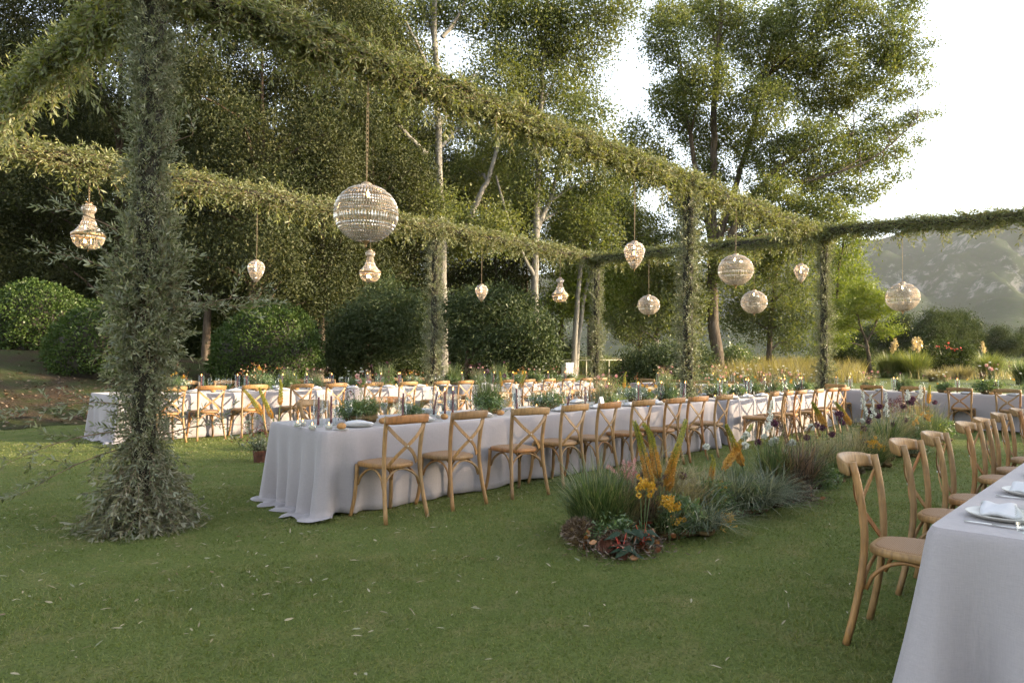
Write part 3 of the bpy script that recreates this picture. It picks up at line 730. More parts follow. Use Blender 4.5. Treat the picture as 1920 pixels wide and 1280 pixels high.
# --- clipped round bushes
def bush(name, label, c, R, seed, n, leafm, L=.05, W=.03, group=None):
    rg = np.random.default_rng(seed); c = np.asarray(c, float); R = np.asarray(R, float)
    root = tag(empty(name, (c[0], c[1], gz(c[0], c[1]))), label, 'shrub', group)
    zc = c[2]-root.location[2]
    u = rg.normal(size=(n, 3)); u /= np.linalg.norm(u, axis=1)[:, None]
    u = u[u[:, 2] > -.55]; n = len(u)
    a = np.arctan2(u[:, 1], u[:, 0])
    bump = 1+.05*np.sin(3*a+2*u[:, 2]+seed)+.035*np.sin(5*a+4*u[:, 2])+.03*np.sin(9*a-7*u[:, 2]+1)+.025*np.sin(14*u[:, 2]+6*a)
    q = np.where(rg.uniform(size=n) < .75, rg.normal(1, .028, n)+.02*np.clip(rg.normal(-.9, 1, n), 0, 2), rg.uniform(.8, 1, n))
    P = u*R*(bump*q)[:, None]+[0, 0, zc]
    D = u*.7+rg.normal(size=(n, 3))*.8+[0, 0, .3]
    obj('foliage', G().leaves(P, D, L*rg.uniform(.7, 1.3, n), W*rg.uniform(.8, 1.2, n), rg).mesh('foliage', leafm, False), root)
    g = G(); g.ball((0, 0, zc), R*.93, 20, 14)  # near-black ball added behind the leaves, so gaps between them show dark
    for _ in range(5):
        b = rg.uniform(0, 2*pi); g.tube([[.1*math.cos(b), .1*math.sin(b), -.1], [.5*math.cos(b), .5*math.sin(b), zc*.6]], [.05, .03], 6)
    obj('stem', g.mesh('stem', M['pole']), root)
    return root
bush('round_bush', 'big clipped round bush on the bank by the edge, sunlit on its side', at(66, 612, 21), (1.36, 1.36, 1.22), 81, 26000, M['box'], .078, .052, 'clipped round bushes')
bush('round_bush', 'clipped round bush half hidden behind the leafy near post', at(196, 655, 18.5), (1.2, 1.2, 1.15), 82, 20000, M['box'], .074, .05, 'clipped round bushes')
bush('round_bush', 'clipped dome bush behind the far table, between the drop lamp and globe', at(503, 672, 19.5), (1.38, 1.38, 1.40), 83, 28000, M['box'], .074, .05, 'clipped round bushes')
# --- loose laurels
def shrub(name, label, spec, d, base_px, seed, n, leafm, L, W, csig=.2, group=None):
    rg = np.random.default_rng(seed); b = gp(base_px, 680, d)
    top = at(spec[0][0], spec[0][1], d)
    return tree(name, label, 'shrub', b, [([b, b+[.2, .1, .5], top], .08, .03), ([b+[.1, 0, 0], b+[-.3, .2, .6], at(spec[1][0], spec[1][1], d)], .07, .03)], lob(spec, d, rg, .5), leafm, M['bark_dark'], n, L, W, csig, seed, group, limb_r=.035, twigs=2, shell=.5)
shrub('laurel_shrub', 'large glossy dark laurel with forked stems behind the far table', [(880, 590, 62, 40), (950, 580, 62, 36), (1000, 625, 42, 34), (930, 640, 60, 36), (870, 640, 30, 26), (985, 675, 45, 24), (1025, 665, 28, 24), (905, 560, 40, 20)], 20, 868, 91, 26000, M['laurel'], .095, .04, .2, 'loose laurel shrubs')
shrub('laurel_shrub', 'tall blackish laurel beneath the middle bell chandelier', [(740, 580, 55, 45), (690, 600, 55, 45), (760, 640, 50, 40), (650, 620, 40, 40), (700, 650, 60, 36), (780, 590, 32, 36), (640, 670, 50, 30), (720, 545, 34, 26)], 22, 720, 92, 26000, M['laurel'], .095, .04, .22, 'loose laurel shrubs')
shrub('laurel_shrub', 'low dark shrub between the white railing and the middle garland post', [(1200, 680, 38, 24), (1240, 670, 40, 28), (1270, 680, 35, 30), (1175, 700, 22, 18), (1225, 700, 50, 18), (1310, 680, 30, 30)], 29, 1230, 93, 15000, M['laurel'], .10, .05, .24, 'loose laurel shrubs')
shrub('oleander_shrub', 'round green shrub with red flowers by the pampas grass', [(1775, 665, 36, 24), (1800, 668, 26, 18), (1750, 668, 24, 18), (1770, 690, 40, 16)], 44, 1775, 94, 17000, M['orchard'], .14, .06, .3)
shrub('garden_shrub', 'rounded grey-green shrub beside the feathery young tree', [(1600, 665, 24, 20), (1575, 672, 20, 16), (1618, 672, 18, 18), (1595, 685, 30, 14)], 46, 1598, 95, 8000, M['orchard'], .12, .06, .3)
shrub('garden_shrub', 'low green shrub at the foot of the big poplar', [(1375, 665, 22, 16), (1390, 672, 22, 14), (1360, 675, 24, 12)], 41, 1372, 96, 5000, M['gr_green'], .12, .06, .26)
rg = np.random.default_rng(97)
od = bpy.data.objects['oleander_shrub']
P = np.array([at(x+rg.normal(0, 3), y+rg.normal(0, 2), 43.2) for x, y in ((1762, 650), (1772, 652), (1780, 648), (1786, 653), (1794, 656), (1800, 654)) for _ in range(3)])-np.array(od.location)
obj('bloom', G().leaves(P, rg.normal(size=(len(P), 3)), .13, .12, rg).mesh('bloom', M['p_red'], False), od)['kind'] = 'stuff'

# --- tall ornamental grasses and meadow behind the cross table
def grass_clump(name, label, x, y, h, spread, n, mat, seed, plumes=0, lean=.55, width=.02, group=None, cat='grass clump'):
    rg = np.random.default_rng(seed)
    root = tag(empty(name, (x, y, gz(x, y))), label, cat, group)
    a = rg.uniform(0, 2*pi, n); r = spread*.35*np.sqrt(rg.uniform(0, 1, n))
    P = np.stack([r*np.cos(a), r*np.sin(a), 0*a-.03], 1)
    obj('blades', G().blades(P, a+rg.normal(0, .5, n), h*rg.uniform(.6, 1.1, n), spread*lean*rg.uniform(.1, 1.3, n), width*rg.uniform(.5, 1.2, n), droop=rg.uniform(.02, .4, n), seg=4).mesh('blades', mat, False), root)
    for k in range(plumes):
        g = G(); b = rg.uniform(0, 2*pi); l = rg.uniform(.1, .5)
        tip = np.array([l*math.cos(b), l*math.sin(b), h*rg.uniform(.72, .92)])
        g.tube([[0, 0, 0], tip*.5, tip], .008, 4)
        m = 130; t = rg.uniform(0, 1, m); c = tip+np.outer(t, np.array([.12*math.cos(b), .12*math.sin(b), .62]))
        w = .11*np.sin(np.clip(t*1.05+.06, 0, 1)*pi)**.7
        c = c+rg.normal(size=(m, 3))*w[:, None]*[.6, .6, .2]
        g.leaves(c, rg.normal(size=(m, 3))*[.5, .5, .3]+[0, 0, 1], .16, .045, rg, 1)
        obj('plume', g.mesh('plume', [M['stem'], M['plume']], False), root)
    return root
for k, (px, d, h, sp, n, m, pl, lb) in enumerate([
    (1672, 42, 1.7, 1.5, 1500, 'gr_tall', 2, 'tall green miscanthus clump beside the thin feathery tree'),
    (1715, 41, 1.8, 1.5, 1500, 'gr_tall', 4, 'tall miscanthus clump carrying cream pampas plumes'),
    (1745, 44, 1.6, 1.2, 900, 'gr_tall', 2, 'pale grass clump beside the red-flowered shrub'),
    (1855, 42, 1.7, 1.3, 1300, 'gr_tall', 1, 'yellow-green miscanthus clump with one cream plume'),
    (1925, 36, 1.5, 1.2, 1100, 'gr_green', 0, 'dark green grass clump at the edge of the frame'),
    (1800, 41, .9, 1.4, 900, 'gr_straw', 0, 'low straw-coloured grass clump under the red-flowered shrub'),
    (1760, 38, .8, 1.2, 800, 'gr_straw', 0, 'wispy straw grass clump in front of the pampas')]):
    p = gp(px, 680, d)
    grass_clump('ornamental_grass', lb, p[0], p[1], h, sp, n, M[m], 300+k, pl, group='tall grasses behind the cross table', width=.03)
def meadow(name, label, spec, mat, seed, h):
    rg = np.random.default_rng(seed); Ps = []
    for px0, px1, d0, d1, n in spec:
        px = rg.uniform(px0, px1, n); d = rg.uniform(d0, d1, n)
        l = (px-960)/FPX*d
        x = d*math.cos(YAW)+l*math.sin(YAW); y = d*math.sin(YAW)-l*math.cos(YAW)
        Ps.append(np.stack([x, y, hgt(x, y)], 1))
    P = np.concatenate(Ps); n = len(P)
    hh = h*rg.uniform(.5, 1.2, n)*(1+.3*np.sin(P[:, 0]*1.9)*np.sin(P[:, 1]*2.3))
    o = obj(name, G().blades(P, rg.uniform(0, 2*pi, n), hh, .35*hh, .028, seg=2, droop=.12).mesh(name, mat, False))
    tag(o, label, 'meadow grass', kind='stuff')
meadow('golden_meadow_grass', 'golden meadow grass in front of the big poplar', [(1330, 1620, 36, 47, 9000), (1300, 1560, 47, 56, 5000)], M['gr_gold'], 401, 1.0)
meadow('green_meadow_grass', 'tall green grass growing beyond the white railing', [(980, 1330, 42, 54, 11000), (1500, 2000, 45, 56, 9000)], M['gr_tall'], 402, .95)
meadow('straw_meadow_grass', 'dry pale grass along the field margin', [(1480, 2050, 55, 62, 5000), (1700, 2000, 40, 46, 700)], M['gr_straw'], 403, .7)

# --- white railing and box on the far lawn
rr = tag(empty('railing', gp(1120, 690, 38)), 'thin cream metal railing beside the far corner post', 'railing')
b0 = np.array(rr.location); a = at(1056, 675, 38)-b0; b = at(1174, 674.5, 38)-b0
g = G(); g.tube([a, (a+b)/2, b], .028, 6); obj('top_rail', g.mesh('top_rail', M['rail']), rr)
for px in (1058, 1099.5, 1142, 1170):
    p = at(px, 675, 38)-b0; g = G(); g.tube([p, [p[0], p[1], -.1]], .026, 6); obj('post', g.mesh('post', M['rail']), rr)
p = gp(1064, 690, 37.2)
bx = tag(empty('white_box', p, YAW+.4), 'small white lidded box standing by the cream railing', 'box')
g = G(); g.box((0, 0, .36), (.5, .42, .78)); obj('body', g.mesh('body', M['whitebox'], False), bx)
g = G(); g.box((0, 0, .79), (.54, .46, .07)); obj('lid', g.mesh('lid', M['whitebox'], False), bx)
# ================================================================== PERGOLA WITH OLIVE GARLANDS
def twig_proto(seed, hexa, nl=9, ln=.30, lf=.066, wd=.0155):
    rg = np.random.default_rng(seed); g = G()
    t = np.linspace(0, 1, 6); bend = rg.uniform(-.10, .10); sag = rg.uniform(-.10, .02)
    P = np.stack([ln*t, bend*ln*t**2*2, sag*ln*t**2*2], 1)
    g.tube(P[[0, 5]] if not hexa else P[[0, 2, 5]], np.linspace(.0028, .001, 3 if hexa else 2), 3, 0, cap=False)
    tt = np.repeat(np.linspace(.12, 1, nl), 2)
    B = np.stack([np.interp(tt, t, P[:, i]) for i in range(3)], 1)
    sd = np.tile([1, -1], nl); phi = rg.uniform(0, 2*pi)+np.repeat(np.arange(nl), 2)*1.5
    ang = np.radians(rg.uniform(28, 58, 2*nl))*(1-.5*(tt > .95))
    D = np.stack([np.cos(ang), sd*np.sin(ang)*np.cos(phi), sd*np.sin(ang)*np.sin(phi)], 1)+rg.normal(0, .08, (2*nl, 3))
    g.leaves(B, D, lf*rg.uniform(.65, 1.2, 2*nl), wd*rg.uniform(.8, 1.2, 2*nl), rg, 1, hexa=hexa, fold=.05)
    return g.proto()
TW_HI = [twig_proto(500+i, True) for i in range(6)]
TW_LO = [twig_proto(510+i, False, 7, .30, .074, .0200) for i in range(6)]
def basis(D, rg):
    D = D/np.linalg.norm(D, axis=1)[:, None]
    u = rg.normal(size=D.shape); S = np.cross(u, D); S /= np.linalg.norm(S, axis=1)[:, None]
    return np.stack([D, S, np.cross(D, S)], 1)
def garland(axis_a, axis_b, n, rad, rg, protos, along=1.0, hang=.32, big=1.0):
    """twigs wrapped along a beam from a to b (local coordinates)"""
    a, b = np.asarray(axis_a, float), np.asarray(axis_b, float); ax = (b-a)/np.linalg.norm(b-a)
    t = rg.uniform(0, 1, n)
    side = np.cross(ax, [0, 0, 1.0]); side /= np.linalg.norm(side); up = np.cross(side, ax)
    th = rg.uniform(0, 2*pi, n)
    swell = 1+.18*np.sin(t*37+1)+.14*np.sin(t*83+2)
    rr = rad*swell*rg.uniform(.4, 1.0, n)
    radial = np.cos(th)[:, None]*side+np.sin(th)[:, None]*up
    T = a+(b-a)*t[:, None]+radial*rr[:, None]*[1, 1, .85]
    D = ax*(along*np.sign(rg.uniform(-.85, .5, n)))[:, None]+radial*rg.uniform(-.05, .38, n)[:, None]+rg.normal(0, .20, (n, 3))+np.array([0, 0, -1])*(hang*rg.uniform(.2, 1.2, n)*(np.sin(th) < .2))[:, None]
    s = rg.uniform(.68, 1.12, n)*big
    # hanging sprays
    hg = rg.uniform(size=n) < .055; D[hg] = rg.normal(0, .35, (hg.sum(), 3))+[0, 0, -1.0]; T[hg, 2] -= rad*.5; s[hg] *= 1.2
    g = G(); g.stamp(protos, rg.integers(0, len(protos), n), basis(D, rg)*s[:, None, None], T)
    return g
def post_foliage(h, prof, n, rg, protos, big=1.0, extra=None, dry=0):
    """twigs bound to a post; prof: (z, radius) pairs"""
    pz, pr = np.array(prof).T
    w = np.maximum(np.interp(np.linspace(0, h, 200), pz, pr), .21); cdf = np.cumsum(w); cdf /= cdf[-1]
    z = np.interp(rg.uniform(0, 1, n), cdf, np.linspace(0, h, 200)); R = np.interp(z, pz, pr)
    th = rg.uniform(0, 2*pi, n); rad = np.stack([np.cos(th), np.sin(th), 0*th], 1)
    R = R*np.where(z < .8, .9+.22*np.sin(2*th+1)+.16*np.sin(5*th+z*4), 1+.2*np.sin(3*th+z*5))
    skirt = z < .62
    hug = (rg.uniform(size=n) < .35) & ~skirt
    T = rad*(R*rg.uniform(.08, .58, n))[:, None]; T[:, 2] = z
    upd = np.where(rg.uniform(size=n) < .68, rg.uniform(.1, 1.1, n), rg.uniform(-1.0, -.1, n))
    D = rad*rg.uniform(.35, 1.0, n)[:, None]+np.stack([0*z, 0*z, upd], 1)+rg.normal(0, .25, (n, 3))
    D[skirt] = rad[skirt]*rg.uniform(.35, 1.1, skirt.sum())[:, None]+[0, 0, -.85]+rg.normal(0, .22, (skirt.sum(), 3))
    T[skirt, 2] += .12
    T[hug, :2] = rad[hug, :2]*rg.uniform(.07, .12, (hug.sum(), 1)); D[hug] = rad[hug]*.35+rg.normal(0, .45, (hug.sum(), 3))+np.stack([0*z[hug], 0*z[hug], np.sign(upd[hug])*.9], 1)
    s = rg.uniform(.6, 1.0, n)*big*np.clip(R/.26, .68, 1.1)
    D = D/np.linalg.norm(D, axis=1)[:, None]
    ez = T[:, 2]+D[:, 2]*.32*s; low = ez < .02
    D[low, 2] += (.03-ez[low])/(.32*s[low])
    g = G(); q = rg.integers(0, len(protos), n); B = basis(D, rg)*s[:, None, None]
    dr = (rg.uniform(size=n) < dry*np.clip(1.25-z/.75, 0, 1)) if dry else np.zeros(n, bool)
    g.stamp(protos, np.where(dr, -1, q), B, T)
    if dry:
        alt = [(V, [(F, 2 if mi == 1 else mi) for F, mi in FS]) for V, FS in protos]
        g.stamp(alt, np.where(dr, q, -1), B, T)
    for (p, d, ln) in (extra or []):
        p = np.asarray(p, float); d = np.asarray(d, float); d /= np.linalg.norm(d)
        m = int(ln/.13); tt = np.linspace(0, 1, m)
        C = p+np.outer(tt*ln, d); C[:, 2] -= .22*ln*tt**2
        g.tube(C, np.linspace(.006, .002, m), 4, 0, cap=False)
        DD = d+rg.normal(0, .42, (m*2, 3)); DD[:, 2] -= .2
        g.stamp(protos, rg.integers(0, len(protos), m*2), basis(DD, rg)*rg.uniform(.6, 1.0, m*2)[:, None, None], np.repeat(C, 2, 0))
    return g
ZB = 4.32
XA, XB, XC, YB1, YB2, YB0 = 2.30, 10.95, 17.43, 5.93, 12.4, -.35
OLM = [M['twig'], M['olive'], M['olivedry']]
perg = tag(empty('garland_pergola', (XA, YB1, 0)), 'tall pergola wrapped in olive branches, its beams hung with beaded lamps', 'pergola')
PB = np.array([XA, YB1, 0])
sun_side = None
near_prof = [(0, .52), (.18, .42), (.42, .25), (.75, .15), (1.1, .17), (1.5, .26), (1.9, .27), (2.3, .18), (2.8, .12), (3.4, .11), (4.0, .14), (4.5, .20)]
far_prof = [(0, .38), (.3, .30), (.8, .21), (1.6, .22), (2.6, .19), (4.4, .19)]
posts = [
    ((XA, YB1), near_prof, 2750, TW_HI, 1.0, [((0, .15, 1.55), (.75, -.55, .55), .95), ((.1, 0, 1.7), (.8, -.4, .25), .7), ((-.1, .1, .95), (-.55, .75, .12), .95), ((-.1, .1, .75), (-.6, .6, -.05), .85), ((-.1, .1, .62), (-.62, .5, -.2), .7),
        ((.1, -.1, .72), (.8, -.55, .35), .62), ((-.1, 0, 1.9), (-.55, .62, .5), .75), ((-.1, .1, 2.25), (-.5, .5, .5), .6), ((0, 0, 2.9), (.3, -.5, .4), .45)], .75, 'near post thick with olive sprays and a spreading leafy foot'),
    ((XB, YB1), far_prof, 1400, TW_LO, 1.0, None, 0, 'olive-wrapped post in the gap of the middle table'),
    ((XC, YB1), far_prof, 1400, TW_LO, 1.0, None, 0, 'olive-wrapped post behind the end of the middle table'),
    ((11.1, YB2), far_prof, 1400, TW_LO, 1.0, None, 0, 'sunlit olive-wrapped post rising from the far table'),
    ((XC, YB2), far_prof, 1400, TW_LO, 1.0, None, 0, 'olive-wrapped far corner post by the railing'),
    ((XA, YB2), far_prof, 200, TW_LO, 1.1, None, 0, None),
    ((XC, YB0), far_prof, 200, TW_LO, 1.1, None, 0, None)]
for k, ((x, y), prof, n, pr, big, ex, dry, lb) in enumerate(posts):
    rg = np.random.default_rng(600+k)
    g = G(); g.tube([[x-PB[0], y-PB[1], z] for z in np.linspace(-.2, ZB, 9)], .085, 10)
    p = obj('post', g.mesh('post', M['pole']), perg)
    if lb: p['label'] = lb
    f = post_foliage(4.45, prof, n, rg, pr, big, ex, dry)
    o = obj('foliage', f.mesh('foliage', [M['twig'], M['olivepost'], M['olivedry']], False), p); o.location = (x-PB[0], y-PB[1], 0)
beams = [((XA, YB1), (XB, YB1), 3100, TW_HI, .145, 1.0, 'sunlit garland beam from the near post, hung with the largest globe'), ((XB, YB1), (XC, YB1), 1500, TW_LO, .14, 1.05, 'garland beam continuing to the cross table'),
         ((XA, YB2), (11.1, YB2), 2100, TW_LO, .15, 1.1, 'golden garland beam over the far table'), ((11.1, YB2), (XC, YB2), 1300, TW_LO, .14, 1.1, 'garland beam over the end of the far table'),
         ((XC, YB2), (XC, YB1), 1200, TW_LO, .12, 1.1, 'shaded cross beam between two corner posts'), ((XC, YB1), (XC, YB0), 1400, TW_LO, .13, 1.1, 'shaded cross beam against the sky over the cross table'),
         ((XA, YB1), (XA, YB2), 1700, TW_LO, .155, 1.05, 'cross garland running from the near post out of the picture')]
for k, (a, b, n, pr, rad, big, lb) in enumerate(beams):
    rg = np.random.default_rng(700+k)
    A = np.array([a[0], a[1], ZB])-PB; B = np.array([b[0], b[1], ZB])-PB
    if k in (5,): A[2] += .10; B[2] -= .10
    g = G(); g.tube([A, (A+B)/2, B], .08, 10)
    p = obj('beam', g.mesh('beam', M['pole']), perg); p['label'] = lb
    obj('foliage', garland(A, B, n, rad, rg, pr, big=big).mesh('foliage', OLM, False), p)

# ================================================================== BEADED LAMPS
M['lampframe'] = plain('bronze_wire', (.34, .25, .165), .45, .55, .2, 40)
def lamp_parts(prof, bands, bulbs, rib=28, ring_r=.0035):
    """prof: (r,z) from top to bottom; bands: row heights with 'L' for long crystals"""
    p = np.asarray(prof, float); seg = np.linalg.norm(np.diff(p, axis=0), axis=1); cum = np.concatenate([[0], np.cumsum(seg)]); tot = cum[-1]
    hs = np.array([b for b in bands], float); hs = hs/hs.sum()*tot; edge = np.concatenate([[0], np.cumsum(hs)])
    R = lambda s: np.interp(s, cum, p[:, 0]); Z = lambda s: np.interp(s, cum, p[:, 1])
    fr, cr = G(), G(); nseg = 36; th = np.linspace(0, 2*pi, nseg+1)
    for e in edge:
        r = max(float(R(e)), .006); fr.tube(np.stack([r*np.cos(th), r*np.sin(th), 0*th+float(Z(e))], 1), ring_r, 4, cap=False)
    for a in np.arange(rib)*2*pi/rib:
        ss = np.linspace(0, tot, 22); fr.tube(np.stack([R(ss)*math.cos(a), R(ss)*math.sin(a), Z(ss)], 1), ring_r*.6, 3, cap=False)
    oct_ = np.array([[1, 0, 0], [-1, 0, 0], [0, 1, 0], [0, -1, 0], [0, 0, 1], [0, 0, -1]], float)
    OF = np.array([[0, 2, 4], [2, 1, 4], [1, 3, 4], [3, 0, 4], [2, 0, 5], [1, 2, 5], [3, 1, 5], [0, 3, 5]])
    for i, h in enumerate(hs):
        s = (edge[i]+edge[i+1])/2; r = float(R(s)); nb = int(np.clip(round(2*pi*r/.029), 6, 84))
        long = bands[i] > 1.6
        if long: nb = int(nb*.85)
        a = np.arange(nb)*2*pi/nb+(i % 2)*.5*0
        ds = .004; tz = np.array([float(R(s+ds)-R(s-ds)), float(Z(s+ds)-Z(s-ds))]); tz /= np.linalg.norm(tz)
        w = min(.0135, 2*pi*r/nb*.46)
        C = np.stack([np.cos(a), np.sin(a), 0*a], 1); Tn = np.stack([-np.sin(a), np.cos(a), 0*a], 1); Mn = C*tz[0]; Mn[:, 2] = tz[1]; Nn = np.cross(Tn, Mn)
        V = (C*r+[0, 0, float(Z(s))])[:, None]+oct_[None, :, 0:1]*Tn[:, None]*w+oct_[None, :, 1:2]*Mn[:, None]*h*.47+oct_[None, :, 2:3]*Nn[:, None]*w*.7
        cr.add(V, (OF[None]+np.arange(nb)[:, None, None]*6).reshape(-1, 3))
    bm = []
    for c in bulbs:
        g = G(); g.lathe([(.002, .035), (.009, .02), (.014, .0), (.011, -.02), (.003, -.03)], 8, c=c); bm.append(g.mesh('bulb', M['bulb']))
    return fr.mesh('wire_frame', M['lampframe']), cr.mesh('crystals', M['crystal'], False), bm
def arc_prof(R, zt, zb, n=24, flat=.30):
    t = np.linspace(math.asin(flat*.55), pi-math.asin(flat), n)
    return [(R*math.sin(a), zt+(zb-zt)*(1-math.cos(a))/2) for a in t]
b0 = [1]*5+[3.0]+[1]*5+[3.0]+[1]*8
GLOBE = lamp_parts(arc_prof(.345, 0, -.585), b0, [(.02, .0, -.09)], 40)
DROP = lamp_parts([(.055, 0), (.12, -.02), (.165, -.07), (.178, -.13), (.16, -.20), (.12, -.28), (.07, -.35), (.025, -.40)], [1]*4+[2.6]+[1]*3+[2.2]+[1]*4, [(0, .01, -.07), (.01, 0, -.16)], 26)
BELL = lamp_parts([(.05, 0), (.11, -.02), (.128, -.06), (.11, -.11), (.08, -.13), (.085, -.16), (.11, -.25), (.15, -.34), (.225, -.425), (.285, -.465)], [1]*4+[.8]+[1]*3+[2.4]+[1]*5, [(-.06, 0, -.36)], 26)
BELL2 = lamp_parts([(.285, -.51), (.272, -.56), (.24, -.62), (.19, -.675), (.12, -.70), (.03, -.705)], [1, 2.4, 1, 1, 1, 1, 1], [(-.06, .03, -.58), (.05, -.02, -.58), (.0, .07, -.58)], 26)
def small(name, mk, mat, smooth=True):
    g = G(); mk(g); return g.mesh(name, mat, smooth)
cap_m = small('cap', lambda g: g.lathe([(.0, .03), (.035, .03), (.06, .015), (.062, -.012), (.0, -.012)], 14), M['lampframe'])
fin_m = small('finial', lambda g: g.lathe([(.0, .015), (.05, .012), (.03, -.01), (.012, -.025), (.016, -.04), (.0, -.065)], 10), M['brass'])
fin2_m = small('finial', lambda g: g.lathe([(.0, .02), (.03, .012), (.014, -.008), (.01, -.02), (.0, -.05)], 8), M['brass'])
band_m = small('band', lambda g: g.lathe([(.286, -.462), (.296, -.465), (.299, -.488), (.292, -.512), (.284, -.512), (.284, -.462)], 30), M['brass'])
petal_m = small('crown_leaf', lambda g: [g.tube([[0, 0, .03], [.06*math.cos(a), .06*math.sin(a), .045], [.11*math.cos(a), .11*math.sin(a), .035]], [.012, .014, .003], 4, flat=.3) for a in np.arange(4)*pi/2], M['brass'])
def hang(kind, x, y, zt, label, s=1.0, rz=0.0):
    root = tag(empty('%s_lamp' % kind, (x, y, zt), rz), label, 'hanging lamp', 'beaded crystal lamps hanging from the pergola')
    kx, kz = {'globe': (.91, .97), 'drop': (.86, .98), 'bell': (.77, .92)}[kind]
    root.scale = (s*kx, s*kx, s*kz)
    ln = (ZB-.1-zt)/(s*kz)
    g = G(); rg = np.random.default_rng(int(x*100))
    zz = np.linspace(.02, ln, 14)
    for sx in (-1, 1):
        tw = .012*np.sin(np.linspace(0, pi, 14))+.002
        g.tube(np.stack([sx*tw, 0*zz+rg.normal(0, .0015, 14), zz], 1), .0035, 4)
    for q in np.arange(.05, ln, .045): g.ball((0, 0, q), (.007, .004, .014), 5, 4)
    obj('chain', g.mesh('chain', M['rope']), root)
    obj('cap', cap_m, root)
    for me3 in ([GLOBE] if kind == 'globe' else [DROP] if kind == 'drop' else [BELL, BELL2]):
        obj('wire_frame', me3[0], root)
        c = obj('crystals', me3[1], root); c['kind'] = 'stuff'
        for b in me3[2]: obj('bulb', b, root)
    if kind == 'globe': obj('finial', fin_m, root, (0, 0, -.585))
    if kind == 'drop': obj('finial', fin2_m, root, (0, 0, -.40))
    if kind == 'bell':
        obj('band', band_m, root); obj('finial', fin2_m, root, (0, 0, -.705)); obj('crown_leaf', petal_m, root)
    return root
hang('globe', 4.38, YB1, 3.06, 'largest beaded globe lamp, nearest on the sunlit garland beam', 1.0)
hang('drop', 9.30, YB1, 3.11, 'teardrop beaded lamp on the middle beam before its second post', 1.0, 1)
hang('globe', 12.75, YB1, 3.32, 'beaded globe lamp just past the middle garland post', 1.0, 2)
hang('drop', 16.0, YB1, 3.48, 'small teardrop beaded lamp by the end post of the middle beam', .98, 3)
hang('bell', 3.92, YB2, 3.66, 'bell-shaped beaded chandelier beside the leafy near post', 1.05, .3)
hang('drop', 6.72, YB2, 3.09, 'teardrop beaded lamp above the clipped dome bush', .98, 2)
hang('bell', 9.28, YB2, 3.58, 'bell-shaped beaded chandelier just beneath the largest globe', 1.0, 1)
hang('drop', 12.62, YB2, 3.14, 'small teardrop beaded lamp in front of the big dark laurel', .98, .7)
hang('bell', 15.7, YB2, 3.58, 'smallest-looking bell chandelier near the far corner of the pergola', 1.0, 2)
hang('globe', XC, 10.64, 3.15, 'small-looking beaded globe on the shaded cross beam near the far corner', .95, 1)
hang('globe', XC, 7.62, 3.11, 'beaded globe on the cross beam between the two dark posts', 1.0, .5)
hang('globe', XC, 4.27, 3.09, 'beaded globe hanging alone in front of the mountain', 1.08, .2)

